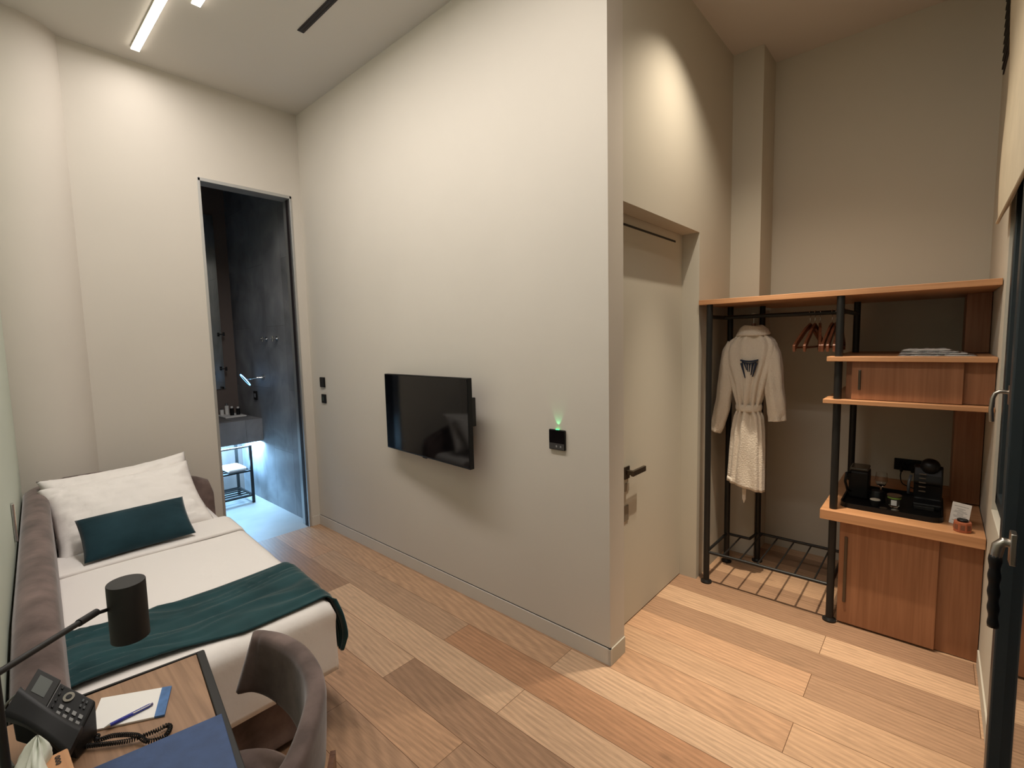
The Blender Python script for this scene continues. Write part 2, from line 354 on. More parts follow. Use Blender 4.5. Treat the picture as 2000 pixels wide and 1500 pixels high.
w1, s1 = window('window_1', WY0, WY1, WZ0, WZ1, -.020, 'dark grey casement window beside the cabinets')
w2, s2 = window('window_2', BY0, BY1, .06, WZ1, .035, 'dark grey balcony door nearest the camera')
# casement handle
m = MB(); hx = RX - .000
m.box((hx - .008, .50, 1.33), (hx + .004, .535, 1.40)); m.tube([(hx - .004, .517, 1.375), (hx - .03, .517, 1.378), (hx - .042, .517, 1.37), (hx - .048, .517, 1.35), (hx - .05, .517, 1.31), (hx - .047, .517, 1.265)], .0075, 10)
h = smoothc(m.build('window_handle', steel, w1, bevel=.002)); h['label'] = 'brushed steel L-shaped handle'
m = MB(); hx = 4.272; yy = -.28
m.box((hx - .008, yy - .02, 1.02), (hx + .004, yy + .02, 1.10))
m.tube([(hx, yy, 1.07), (hx - .018, yy, 1.072), (hx - .027, yy, 1.06), (hx - .031, yy, 1.03), (hx - .031, yy, .99)], .011, 12, rs=[.011, .012, .013, .012, .010])
h = smoothc(m.build('door_handle', steel, w2, bevel=.002)); h['label'] = 'steel lever with black grip'
m = MB(); pts = []; rs = []
for i in range(26):
    t = i / 25; pts.append((hx - .031 + .004 * t * t, yy, 1.035 - .19 * t)); rs.append(.0125 + .0014 * math.sin(t * 4.5 * 2 * PI - .6) - .002 * t)
g = m.tube(pts, .013, 12, rs=rs).build('grip', blkp, h, smooth=True)
# sill in the balcony opening
struct(MB().box((RX - .01, BY0, 0), (RX + .14, BY1, .058)).build('trim_5', sill, bevel=.003), 'wooden threshold of the balcony door')
struct(MB().box((RX - .001, WY0, WZ0 - .03), (RX + .1, WY1, WZ0 + .012)).build('trim_6', paintw, bevel=.003), 'narrow sill of the casement')

# ------------------------------------------------------------------ ceiling lamps
def linlamp(x0, x1, y, label, first=True):
    t = thing('linear_ceiling_light', label, 'ceiling light', ((x0 + x1) / 2, y, H), 'linear ceiling lights over the bed')
    MB().box((x0, y - .024, H - .012), (x1, y + .024, H - .0005)).build('housing', paintw, t, bevel=.002)
    MB().box((x0 + .002, y - .022, H - .018), (x1 - .002, y + .022, H - .0125)).build('diffuser', lampE, t)
linlamp(.19, 3.61, -1.115, 'long glowing ceiling strip, the left one over the bed')
linlamp(.93, 3.99, -.975, 'glowing ceiling strip whose tip shows at the top edge, right of the long one')
t = thing('ceiling_vent', 'narrow black slot diffuser in the ceiling near the television wall', 'air vent', (1.9, -.46, H))
MB().box((1.10, -.482, H - .004), (2.75, -.442, H - .0005)).build('frame', vent, t)
m = MB()
for k in range(2): m.box((1.105, -.474 + k * .018, H - .0055), (2.745, -.468 + k * .018, H - .004))
m.build('fin', blkm, t)
t = thing('spotlight', 'small recessed spotlight in the ceiling before the clothes rack', 'spotlight', (3.36, .66, H))
smoothc(MB().lathe([(.034, -.05), (.040, -.05), (.042, -.0005), (.030, -.0005), (.030, -.045), (.034, -.05)], (3.36, .66, H)).build('housing', blkm, t))

# ------------------------------------------------------------------ television
t = thing('television', 'black flat television angled out from the wall on a bracket', 'television', (1.7, -.1, 1.13))
tl, tr_, br_, bl = V((1.235, -.070, 1.395)), V((2.168, -.150, 1.400)), V((2.110, -.175, .885)), V((1.250, -.085, .880))
ux = (tr_ - tl).normalized(); nz = V((ux.y, -ux.x, 0)); nz = V((-.1, -1, 0)) if False else V((ux.y, -ux.x, 0)).normalized()
if nz.y > 0: nz = -nz
Wt = (tr_ - tl).length; c0 = V((tl.x, tl.y, .878)); zz = V((0, 0, 1)); Ht = .52
MB().obox(c0, ux * Wt, zz * Ht, -nz * .03).build('housing', blkp, t, bevel=.003)
MB().obox(c0 + ux * .006 + zz * .010 + nz * .0001, ux * (Wt - .012), zz * (Ht - .016), nz * .0015).build('screen', scr, t)
MB().obox(c0 + ux * (Wt * .5 - .02) - zz * .006, ux * .04, zz * .008, -nz * .01).build('logo_tab', blkm, t)
m = MB().obox(c0 + ux * .25 + zz * .08 - nz * .03, ux * .36, zz * .30, -nz * .02); m.build('rear_cover', blkp, t, bevel=.006)
m = MB(); m.box((1.90, -.03, 1.10), (2.06, -.001, 1.27)).box((2.095, -.105, 1.118), (2.135, -.06, 1.285)); m.build('wall_plate', blkm, t, bevel=.004)
m = MB(); m.cyl((2.05, -.03, 1.2), (1.80, -.08, 1.2), .014).cyl((2.0, -.03, 1.2), (2.11, -.08, 1.2), .012); m.build('bracket_arm', blkm, t)

# thermostat and switches
t = thing('thermostat', 'square black room controller with a green glow above it', 'thermostat', (2.673, 0, 1.09))
MB().box((2.623, -.013, 1.042), (2.723, -.0005, 1.146)).build('plate', blkp, t, bevel=.003)
MB().box((2.627, -.0142, 1.078), (2.719, -.0125, 1.142)).build('display', scr, t)
MB().box((2.627, -.0142, 1.046), (2.719, -.0125, 1.076)).build('button_bar', mat('dark_grey', (62, 60, 60), .5), t)
for k, x in enumerate((2.672, 2.698)): MB().box((x - .004, -.0152, 1.056), (x + .004, -.0138, 1.066)).build('button', keym, t)
MB().box((2.664, -.009, 1.1462), (2.684, -.005, 1.1485)).build('indicator', grnE, t)
light('indicator_glow', 'SPOT', (2.676, -.018, 1.149), .16, (.12, 1, .4), rot=(math.radians(168), 0, 0), spot_size=math.radians(56), spot_blend=.6, shadow_soft_size=.002)
for (x0, x1, z0, z1, lb, n) in ((.165, .245, 1.250, 1.335, 'upper black double light switch beside the bathroom door', 2), (.178, .250, 1.115, 1.190, 'lower black socket plate beside the bathroom door', 1)):
    t = thing('wall_switch', lb, 'switch', ((x0 + x1) / 2, 0, (z0 + z1) / 2), 'black wall plates by the bathroom')
    MB().box((x0, -.010, z0), (x1, -.0005, z1)).build('plate', blkp, t, bevel=.002)
    if n == 2:
        for k in range(2): MB().box((x0 + .006, -.0135, z0 + .006 + k * .038), (x1 - .006, -.0098, z0 + .040 + k * .038)).build('rocker', blkm, t, bevel=.001)
    else:
        MB().box((x0 + .028, -.0115, z0 + .02), (x0 + .040, -.0098, z1 - .02)).build('port', mat('port_green', (60, 84, 76), .4), t)

# ------------------------------------------------------------------ bed (slightly turned with the left wall)
SL = -.060
def by(x, y): return y + SL * x     # y given at x=0
t = thing('bed', 'single bed with a wraparound mauve velvet headboard and side', 'bed', (1.2, -1.5, 0))
BR = -.940                           # right side of the bed at x=0
BE = 2.275                            # foot end
# base
m = MB().prism([(.275, by(.275, -1.72), .03), (BE - .03, by(BE, -1.72), .03), (BE - .03, by(BE, BR - .012), .03), (.275, by(.275, BR - .012), .03)], (0, 0, 1), .26)
m.build('base', velvet, t, bevel=.01)
# mattress with fitted sheet
m = MB().prism([(.28, by(.28, -1.725), .291), (BE, by(BE, -1.725), .291), (BE, by(BE, BR), .291), (.28, by(.28, BR), .291)], (0, 0, 1), .234)
m.build('mattress', white, t, bevel=.045, seg=5, smooth=True)
# headboard + side panel: swept rounded wall
path = []
zt = lambda s: s
pa = [(.215, -.895, .60), (.215, -.915, .665), (.215, -.98, .70), (.215, -1.10, .745), (.215, -1.25, .800), (.215, -1.36, .832), (.215, -1.50, .848), (.218, -1.66, .850)]
cx, cy, rr = .335, -1.672, .115
for i in range(1, 8):
    a = PI + (PI / 2) * i / 8; pa.append((cx + rr * math.cos(a), cy - .005 + rr * math.sin(a) - SL * 0, .83))
for x in (.36, .5, .9, 1.3, 1.7, 2.1, 2.35, 2.50, 2.53): pa.append((x, by(x, -1.770), .84 if x < 2.2 else .84 - (x - 2.2) * .2))
def wallsec(pa, th, zb):
    m = MB(); n = 9
    P = [V(p) for p in pa]; rings = []
    for i, p in enumerate(P):
        a = P[max(0, i - 1)]; b = P[min(len(P) - 1, i + 1)]; d = V((b.x - a.x, b.y - a.y, 0)).normalized(); nn = V((-d.y, d.x, 0))
        ring = [p.xy.to_3d() - nn * th * .5 + V((0, 0, zb))]
        for k in range(n + 1):
            a_ = PI * k / n
            ring.append(V((p.x, p.y, 0)) - nn * math.cos(a_) * th * .5 + V((0, 0, p.z - th * .42 + math.sin(a_) * th * .42)))
        ring.append(p.xy.to_3d() + nn * th * .62 + V((0, 0, zb + .25)))
        ring.append(p.xy.to_3d() + nn * th * .62 + V((0, 0, zb)))
        rings.append([m.bm.verts.new(q) for q in ring])
    L = len(rings[0])
    for A, B in zip(rings, rings[1:]):
        for k in range(L): m.bm.faces.new((A[k], A[(k + 1) % L], B[(k + 1) % L], B[k]))
    m.bm.faces.new(rings[0][::-1]); m.bm.faces.new(rings[-1])
    return m
o = wallsec(pa, .105, .0).build('headboard', velvet, t, smooth=False); smoothc(o, 50)

# duvet: a rounded slab folded over near the pillows, draping the foot and side
def duvet():
    m = MB(); x0, x1 = 1.04, BE + .022; nu, nv = 60, 70
    # cross-section path over width (from left inside edge to right hang) at each x
    def fn(u, v):
        # u across, v along
        yl, yr = -1.722, BR + .022; hang = .26; top = .548
        Ltop = yr - yl; tot = Ltop + hang; s = u * tot
        xx = x0 + v * (x1 - x0 + hang)
        fold = 0
        if xx > x1: dz = xx - x1; X = x1
        else: dz = 0; X = xx
        if s < Ltop: Y = yl + s; Z = top
        else: Y = yr; Z = top - (s - Ltop)
        # round corners of the slab
        r = .045
        e1 = max(0, r - (yr - Y)) if s <= Ltop else r
        Z0 = Z - (r - math.sqrt(max(0, r * r - min(r, e1) ** 2))) * (1 if s <= Ltop else 1)
        if dz: Z0 = min(Z0, top - dz - r * .6)
        else:
            e2 = max(0, r - (x1 - X)); Z0 = min(Z0, top - (r - math.sqrt(max(0, r * r - min(r, e2) ** 2)))) if s <= Ltop else Z0
        q = V((X * 3.1, Y * 3.1, Z0 * 3))
        w = (noise.noise(q) * .5 + noise.noise(q * 2.7) * .35)
        Z1 = Z0 + .009 * w * (1 if s <= Ltop and not dz else .4)
        Y1 = Y + (.010 * w if s > Ltop else 0)
        X1 = X + (.010 * w if dz else 0)
        # front turned edge
        if v < .03: Z1 -= .010 * (1 - v / .03)
        return V((X1, by(X1, Y1), max(Z1, .262)))
    m.grid(fn, nu, nv)
    return m
o = duvet().build('duvet', white, None, smooth=True, solid=.012); tag(o, 'white duvet spread over the lower bed, folded edge toward the pillows', 'duvet')
# turned-down sheet band lying above the duvet edge
m = MB()
def fn(u, v):
    X = .80 + v * .34; yl, yr = -1.722, BR + .018; Y = yl + u * (yr - yl)
    Z = .544 + .020 * min(1, v * 5) ** .5 * (1 - max(0, (v - .93) / .07) ** 2 * .15) + .004 * noise.noise(V((X * 5, Y * 4, 0)))
    X += .02 * math.sin(Y * 5) * .4
    e = max(0, .045 - (yr - Y)); Z -= (.045 - math.sqrt(max(0, .045 ** 2 - e * e)))
    return V((X, by(X, Y), Z))
m.grid(fn, 50, 30); tag(m.build('top_sheet', white, None, smooth=True, solid=.012), 'narrow white sheet fold laid across the bed below the dark cushion', 'sheet')

# throw
PT = {  # s across 0 (left) ..1 (right edge) : x0, x1
}
def throw():
    m = MB(); nu, nv = 110, 46
    yl, yr = -1.722, BR + .036; hang = .235
    def fn(u, v):
        tot = (yr - yl) + hang; s = u * tot; L0 = yr - yl; q = min(1, s / L0)
        k = q * q * (3 - 2 * q)
        x0 = 1.775 + .035 * k + .03 * math.sin(q * 3.2); x1 = 2.17 + .20 * k - .03 * math.sin(q * 3)
        x1 = min(x1, BE - .012)
        if s <= L0: Y = yl + s; Z = .566
        else:
            h = (s - L0) / hang; Y = yr + .030 * math.sin(h * 2.4); Z = .566 - h * hang
            x0 = x0 + .42 * h * .9; x1 = x1 + .035 * math.sin(h * 3) 
            x0 = min(x0, x1 - .03)
        X = x0 + v * (x1 - x0)
        rr_ = .05; e = max(0, rr_ - (yr - Y)) if s <= L0 else rr_
        if s <= L0: Z -= rr_ - math.sqrt(max(0, rr_ * rr_ - e * e))
        else: Z -= rr_ * .5
        # lengthwise folds, gathered
        ph = v * 9 + 1.6 * noise.noise(V((q * 2.2, v * 1.5, 3))) * 2
        f = (1 - 2.4 * abs(noise.noise(V((ph * .8, q * 1.3, 1.7))))) * .55 + (.5 - 1.6 * abs(noise.noise(V((ph * 1.7, q * 2.2, 5))))) * .35
        amp = .024 * (1 - .3 * q) + .010 * math.exp(-(q / .12) ** 2)
        edge = min(1, v * 7, (1 - v) * 7)
        if s <= L0: Z += max(-.006, amp * (f + .35)) * (.4 + .6 * edge)
        else: Y += abs(amp * f) * .9
        if X > BE + .012 : Z -= (X - BE - .012) * 1.5; 
        return V((X, by(X, Y), Z))
    m.grid(fn, nu, nv); return m
tag(throw().build('bed_throw', tealt, None, smooth=True, solid=.006), 'dark green velvet throw across the foot of the bed', 'blanket')

def pillow(name, c, right, up, w, h, th, m_, label, cat, group=None, seed=0, pinch=.06, wr=.010):
    right = V(right).normalized(); up = V(up); up = (up - right * up.dot(right)).normalized(); n = right.cross(up).normalized()
    m = MB(); N = 44
    for side in (1, -1):
        g = []
        for j in range(N + 1):
            row = []
            for i in range(N + 1):
                a = -1 + 2 * i / N; b = -1 + 2 * j / N
                x = a * (1 - pinch * (1 - abs(a)) * 0 - pinch * (1 - b * b) * 1.0 * abs(a)); y = b * (1 - pinch * 1.9 * (1 - a * a) * abs(b))
                z = th * .5 * ((1 - abs(a) ** 2.6) * (1 - abs(b) ** 2.6)) ** .55
                q = V((a * 2 + seed, b * 2, side))
                wv = noise.noise(q * 1.3) * .6 + abs(noise.noise(q * 2.6)) * .5
                ed = (abs(a) ** 3 + abs(b) ** 3)
                z += wr * (wv + .5 * abs(noise.noise(q * 5.5))) * (1 - max(abs(a), abs(b)) ** 8) * (.35 + 1.2 * ed)
                row.append(m.bm.verts.new(V(c) + right * x * w / 2 + up * y * h / 2 + n * z * side))
            g.append(row)
        for j in range(N):
            for i in range(N): m.bm.faces.new((g[j][i], g[j][i + 1], g[j + 1][i + 1], g[j + 1][i]))
    bmesh.ops.remove_doubles(m.bm, verts=m.bm.verts, dist=.0008)
    o = m.build(name, m_, None, smooth=True)
    return tag(o, label, cat, group)
pillow('pillow', (.48, -1.405, .722), (-.10, 1, .035), (-.50, -.03, .64), .73, .44, .14, white, 'white pillow at the back against the headboard', 'pillow', 'white bed pillows', 1, .07, .034)
pillow('pillow', (.665, -1.422, .697), (-.06, 1, .020), (-.58, -.03, .48), .715, .52, .17, white, 'white pillow in front, leaning on the other', 'pillow', 'white bed pillows', 5, .07, .034)
pillow('cushion', (.985, -1.455, .668), (.0, 1, .012), (-.42, 0, .34), .465, .262, .12, teal, 'small dark teal velvet cushion leaning on the white pillows', 'cushion', None, 9, .035, .004)

# ------------------------------------------------------------------ desk
dd = V((.991, -.132, 0)); dn = V((.132, .991, 0))   # desk axes: along, towards room
C0 = V((2.60, -1.594, .75))
t = thing('desk', 'wooden writing desk with a dark metal edge, between bed and window', 'desk', (3.1, -1.8, 0))
wdt = .37
def dp(a, b, z=0): return C0 + dd * a - dn * b + V((0, 0, z))
LL = 1.62
m = MB().prism([dp(.0, .018, -.026), dp(LL, .018, -.026), dp(LL, .30, -.026), dp(.6, .315, -.026), (2.60, wl(2.6) + .006, .724), (2.555, wl(2.55) + .006, .724)], (0, 0, 1), .026); m.build('tabletop', deskw, t, bevel=.001)
m = MB().obox(dp(-.004, -.002, -.034), dd * LL, -dn * .019, V((0, 0, .037))); m.build('edge_trim', blkm, t, bevel=.002)
m = MB().obox(dp(-.008, 0, -.034), dd * .007, -dn * .38, V((0, 0, .036))); m.build('edge_trim', blkm, t, bevel=.001)
for a in (.03, 1.5):
    for b in (.03, .26):
        p = dp(a, b); MB().box((p.x - .015, p.y - .015, .0), (p.x + .015, p.y + .015, .722)).build('leg', blkm, t)

# desk lamp
t = thing('desk_lamp', 'black desk lamp with a cylinder shade on a long slanted arm', 'lamp', (3.10, -1.965, .75))
lc = V((2.905, -1.790, 1.078))
ax = V((.03, .0, 1)).normalized(); q = ax.to_track_quat('Z', 'Y').to_matrix()
m = MB().lathe([(.0, .058), (.0315, .058), (.0322, .0565), (.0322, -.0605), (.0305, -.0605), (.0305, .050), (0, .050)][::-1], lc, 40, q); smoothc(m.build('lamp_shade', blkm, t))
ap = V((2.905, -1.823, 1.098)); aq = V((3.065, -1.975, 1.115))
d_ = (aq - ap)
m = MB().cyl(ap + d_ * .12, aq, .0052); smoothc(m.build('arm', blkm, t))
m = MB().cyl(lc + V((0, -.031, .012)), ap + d_ * .16, .0035); m.cyl(ap + d_ * .11, ap + d_ * .30, .0068); smoothc(m.build('joint', blkm, t))
m = MB().cyl((3.065, -1.975, .76), (3.065, -1.975, 1.125), .006); smoothc(m.build('pole', blkm, t))
m = MB().lathe([(0, 0), (.045, 0), (.045, .009), (.042, .012), (0, .012)], (3.075, -1.955, .751)); smoothc(m.build('base', blkm, t))

# telephone
t = thing('telephone', 'black desk telephone with display, keypad and handset', 'telephone', (2.72, -1.89, .75))
TL = V((2.662, -1.921, .906)); TR = V((2.761, -1.840, .836)); Vv = V((.058, -.046, -.043))
U = TR - TL; Nn = U.cross(Vv).normalized()
if Nn.z < 0: Nn = -Nn
BL = TL + Vv; BRr = TR + Vv
zb = .7525
low = [V((TL.x + .014, TL.y + .006, .80)), V((TR.x - .004, TR.y - .002, zb)), V((BRr.x - .012, BRr.y + .004, zb)), V((BL.x + .0, BL.y + .002, .80))]
MB().hull8([low[0], low[1], low[2], low[3], TL, TR, BRr, BL]).build('body', blkp, t, bevel=.004)
def fp(u, v, n=0): return TL + U * u + Vv * v + Nn * n
def plate(nm, u0, u1, v0, v1, n0, n1, m_, par, bev=.0):
    p = [fp(u0, v0, n0), fp(u1, v0, n0), fp(u1, v1, n0), fp(u0, v1, n0)]; return MB().hull8(p + [x + Nn * (n1 - n0) for x in p]).build(nm, m_, par, bevel=bev)
plate('display_bezel', .02, .40, -.02, .60, 0, .006, blkm, t, .001)
plate('display', .10, .31, .08, .46, .006, .0068, lcd, t)
plate('divider_line', .405, .415, .02, .62, 0, .0015, keym, t)
for k in range(4): plate('soft_key', .46, .49, .06 + k * .14, .12 + k * .14, 0, .003, blkm, t, .0005)
m = MB(); q = Nn.to_track_quat('Z', 'Y').to_matrix(); m.lathe([(.0052, 0), (.0098, 0), (.0098, .003), (.0052, .003), (.0052, 0)], fp(.62, .20, 0), 24, q); m.build('navigation_ring', chrome, t)
MB().lathe([(0, 0), (.0045, 0), (.0045, .004), (0, .004)], fp(.62, .20, 0), 20, q).build('navigation_button', blkp, t)
for r in range(4):
    for c in range(3):
        u = .56 + .105 * r; v = .40 + .145 * c
        k = plate('key', u, u + .062, v, v + .085, 0, .0025, keym if (r + c) % 3 else keym, t, .0004)
for k in range(4): plate('function_key', .82 + .06 * (k % 2), .85 + .06 * (k % 2), .10 + .12 * (k // 2), .16 + .12 * (k // 2), 0, .003, mat('key_dark', (70, 72, 74), .5), t, .0004)
# handset bar along U
m = MB(); n = 24
hs0 = fp(-.02, .86, .012); hs1 = fp(1.02, .98, .010)
pts = []; rs = []
def hfn(u, v):
    a = 2 * PI * u; p = hs0.lerp(hs1, v); w = .021 + .007 * (abs(v - .5) * 2) ** 2.5; hh = .010 + .006 * (abs(v - .5) * 2) ** 3
    arch = .012 * (1 - (2 * v - 1) ** 2)
    return p + Vv.normalized() * w * max(-1, min(1, 1.25 * math.cos(a))) + Nn * (hh * max(-1, min(1, 1.3 * math.sin(a))) + arch)
m.grid(hfn, 28, n, True, True); smoothc(m.build('handset', blkp, t), 50)
m = MB().obox(V((2.70, -1.925, zb)), V((.05, .03, 0)), V((.022, -.02, 0)), V((0, 0, .05))); m.build('stand', blkm, t, bevel=.003)
# coiled cord
ctrl = [(2.745, -1.925, .80), (2.742, -1.915, .762), (2.775, -1.878, .760), (2.801, -1.849, .760), (2.839, -1.803, .760), (2.852, -1.762, .760), (2.853, -1.738, .760), (2.866, -1.733, .760), (2.884, -1.746, .760), (2.876, -1.774, .760), (2.842, -1.790, .766), (2.806, -1.822, .766), (2.786, -1.846, .760), (2.774, -1.846, .760), (2.766, -1.842, .758)]
def cat(P, n):
    P = [V(p) for p in P]; out = []
    for i in range(len(P) - 1):
        a, b, c, d = P[max(0, i - 1)], P[i], P[i + 1], P[min(len(P) - 1, i + 2)]
        for k in range(n):
            t_ = k / n; out.append(.5 * ((2 * b) + (c - a) * t_ + (2 * a - 5 * b + 4 * c - d) * t_ ** 2 + (3 * b - a - 3 * c + d) * t_ ** 3))
    out.append(P[-1]); return out
cl = cat(ctrl, 90); hel = []; up = V((0, 0, 1)); ang = 0
for i in range(len(cl)):
    a = cl[max(0, i - 1)]; b = cl[min(len(cl) - 1, i + 1)]; tt = (b - a).normalized(); s_ = tt.cross(V((0, 0, 1)))
    s_ = s_.normalized() if s_.length > .05 else V((1, 0, 0)); w_ = s_.cross(tt)
    ang += (b - a).length * .5 / .0022 * PI
    hel.append(cl[i] + (s_ * math.cos(ang) + w_ * math.sin(ang)) * .0040)
m = MB().tube(hel, .0012, 6); o = m.build('coiled_cord', blkp, t, smooth=True)
m = MB().tube(cat([(2.650, -1.945, .87), (2.64, -1.975, .84), (2.66, -1.982, .80), (2.70, -1.978, .765), (2.74, -1.97, .758)], 8), .0022, 8); tag(m.build('telephone_cable', rope, None, smooth=True), 'grey cable looping behind the telephone at the wall', 'cable')

# notepad, pen, folder
t = thing('notepad', 'white notepad with a blue tab, under the pen', 'notepad', (2.71, -1.775, .7515))
A_, B_, Cc, D_ = V((2.618, -1.818, .7512)), V((2.703, -1.693, .7512)), V((2.804, -1.730, .7512)), V((2.728, -1.856, .7512))
def q4(nm, a0, a1, z0, z1, m_, par):
    p = [A_.lerp(B_, a0), A_.lerp(B_, a1), D_.lerp(Cc, a1), D_.lerp(Cc, a0)]
    return MB().hull8([x + V((0, 0, z0)) for x in p] + [x + V((0, 0, z1)) for x in p]).build(nm, m_, par)
q4('pages', 0, .86, 0, .004, whitep, t); q4('tab', .86, 1.0, 0, .0045, blueP, t)
t = thing('pen', 'blue ballpoint pen with chrome tip on the notepad', 'pen', (2.745, -1.79, .759))
p0 = V((2.752, -1.829, .7595)); p1 = V((2.747, -1.742, .7595)); dpn = (p1 - p0)
smoothc(MB().cyl(p0 + dpn * .10, p0 + dpn * .95, .0040).build('barrel', blueS, t)); smoothc(MB().cyl(p0 + dpn * .10, p0 - dpn * .02, .0040, r2=.0012).build('tip', chrome, t))
smoothc(MB().cyl(p0 + dpn * .44, p0 + dpn * .49, .0038).build('ring', chrome, t)); smoothc(MB().cyl(p0 + dpn * .95, p0 + dpn * 1.02, .0030).build('cap', mat('violet', (90, 80, 120), .3), t))
MB().obox(p0 + dpn * .58 + V((.0028, 0, .002)), dpn * .38, V((.0012, 0, 0)), V((0, 0, .0018))).build('clip', chrome, t)
t = thing('folder', 'blue leather folder on the desk', 'folder', (3.0, -1.78, .7515))
F0 = V((2.916, -1.645, .7515)); fd1 = V((-.185, -.983, 0)); fd2 = V((.985, -.150, 0))
MB().obox(F0, fd1 * .235, fd2 * .32, V((0, 0, .003))).build('back_cover', blueL, t, bevel=.001)
MB().obox(F0 + fd1 * .004 + fd2 * .004 + V((0, 0, .0031)), fd1 * .227, fd2 * .312, V((0, 0, .006))).build('pages', whitep, t)
MB().obox(F0 + V((0, 0, .0092)), fd1 * .235, fd2 * .32, V((0, 0, .004))).build('front_cover', blueL, t, bevel=.0015)
# tissue box
t = thing('tissue_box', 'wooden tissue box with a white tissue pulled up', 'tissue box', (2.93, -1.935, .751))
tb = V((2.874, -1.919, .751)); e1 = V((.075, .012, 0)); e2 = V((.006, -.062, 0))
o = MB().obox(tb + V((.0, .022, 0)), V((.115, .004, 0)), V((.004, -.10, 0)), V((0, 0, .080))).build('box', boxw, t, bevel=.003)
m = MB()
for k in range(3):
    c = tb + V((.018 + .0095 * k, .006, .0812))
    m.lathe([(.0022, 0), (.0040, 0), (.0040, .0007), (.0022, .0007), (.0022, 0)], c, 14)
m.build('emblem', blkm, t)
m = MB()
def tfn(u, v):
    a = 2 * PI * u; r = .045 * (1 - v) ** .7 * (1 + .30 * math.sin(3 * a + 4 * v) + .25 * math.sin(7 * a + 6 * v)) + .003
    c = V((2.900, -1.945, .825)).lerp(V((2.868, -1.935, .872)), v)
    return c + V((math.cos(a) * r * 1.1, math.sin(a) * r * .5, .006 * math.sin(5 * a)))
m.grid(tfn, 40, 14, True); m.build('tissue', tissue, t, smooth=True)

# small chrome bar on the left wall
t = thing('chrome_bar', 'small chrome fixture on the left wall just above the bed side', 'wall fixture', (1.35, wl(1.35), 1.0))
MB().box((1.30, wl(1.33) + .001, .83), (1.33, wl(1.33) + .012, .99)).build('bar', chrome, t, bevel=.003)
MB().box((1.306, wl(1.33) - .004, .86), (1.324, wl(1.33) + .004, .96)).build('mount', blkm, t)

# ------------------------------------------------------------------ chair
t = thing('chair', 'mauve velvet tub chair with curved back at the desk', 'chair', (2.95, -1.62, 0))
bp = [(2.690, -1.548), (2.716, -1.500), (2.78, -1.468), (2.88, -1.455), (2.975, -1.466), (3.055, -1.492), (3.115, -1.53), (3.17, -1.575), (3.205, -1.612), (3.226, -1.648)]
cl = cat([(x, y, 0) for x, y in bp], 6); n = len(cl)
m = MB(); rings = []
for i, p in enumerate(cl):
    s_ = i / (n - 1); a = cl[max(0, i - 1)]; b = cl[min(n - 1, i + 1)]; d = (b - a).normalized(); nn = V((-d.y, d.x, 0))
    top = .800 + .012 * math.sin(s_ * PI) ; bot = .648 - .035 * math.sin(s_ * PI) ** 2 - (.10 * max(0, s_ - .62))
    e = min(1, s_ / .035, (1 - s_) / .035) ; e = math.sqrt(max(0, 1 - (1 - e) ** 2)); T = .024 * (.35 + .65 * e); h0 = (top - bot) * .02 * (1 - e)
    ring = []
    for k in range(20):
        a_ = 2 * PI * k / 20; cxx = math.copysign(abs(math.cos(a_)) ** .6, math.cos(a_)); czz = math.copysign(abs(math.sin(a_)) ** .25, math.sin(a_))
        zc = (top + bot) / 2; hh = (top - bot) / 2 - h0
        sl_ = .05 * max(0, 1 - s_ / .22) ; lean = .014 * ((zc + czz * hh) - bot) / .2 - .008
        ring.append(m.bm.verts.new(p + d * sl_ * (zc + czz * hh - bot) / (top - bot) + nn * (T * cxx + lean * .9) + V((0, 0, zc + czz * hh))))
    rings.append(ring)
for A, B in zip(rings, rings[1:]):
    for k in range(20): m.bm.faces.new((A[k], A[(k + 1) % 20], B[(k + 1) % 20], B[k]))
rings_co = [[v_.co.copy() for v_ in rg] for rg in rings]; m.bm.faces.new(rings[0]); m.bm.faces.new(rings[-1][::-1])
back = smoothc(m.build('backrest', velvet, t), 60)
m = MB(); ks = int(n * .27); m.tube([rings_co[ks][k] for k in range(11, 20)], .0022, 6); m.build('seam', velvet, t, smooth=True)
m = MB()
for i in range(int(n * .60), n - 1):
    a, b = cl[i], cl[i + 1]; d = (b - a).normalized(); nn = V((-d.y, d.x, 0)); z0, z1 = .43, .67
    m.obox(a + nn * .030 + V((0, 0, z0)), (b - a) * 1.02, nn * .012, V((0, 0, z1 - z0)))
m.build('wood_shell', chairw, t)
m = MB()
sx, sy = 2.90, -1.680
def seat(u, v):
    a = 2 * PI * u; r = .235
    x = math.copysign(abs(math.cos(a)) ** .75, math.cos(a)) * r; y = math.copysign(abs(math.sin(a)) ** .75, math.sin(a)) * r * .92
    prof = [(0, .40), (.92, .40), (1.0, .415), (1.02, .445), (1.0, .470), (.93, .485), (.6, .492), (.3, .495), (.001, .495)]
    k = v * (len(prof) - 1); i = min(int(k), len(prof) - 2); w = k - i
    R_ = prof[i][0] * (1 - w) + prof[i + 1][0] * w; Z = prof[i][1] * (1 - w) + prof[i + 1][1] * w
    return V((sx + x * R_, sy + y * R_, Z))
m.grid(seat, 48, 25, True); m.build('seat', velvet, t, smooth=True)
for (a, b, c, d, nm) in ((2.80, -1.56, 2.75, -1.53, 'leg'), (3.10, -1.56, 3.16, -1.50, 'leg'), (2.78, -1.80, 2.74, -1.83, 'leg'), (3.12, -1.80, 3.16, -1.83, 'leg')):
    smoothc(MB().cyl((a, b, .41), (c, d, 0), .018, 14, .010).build(nm, chairw, t))

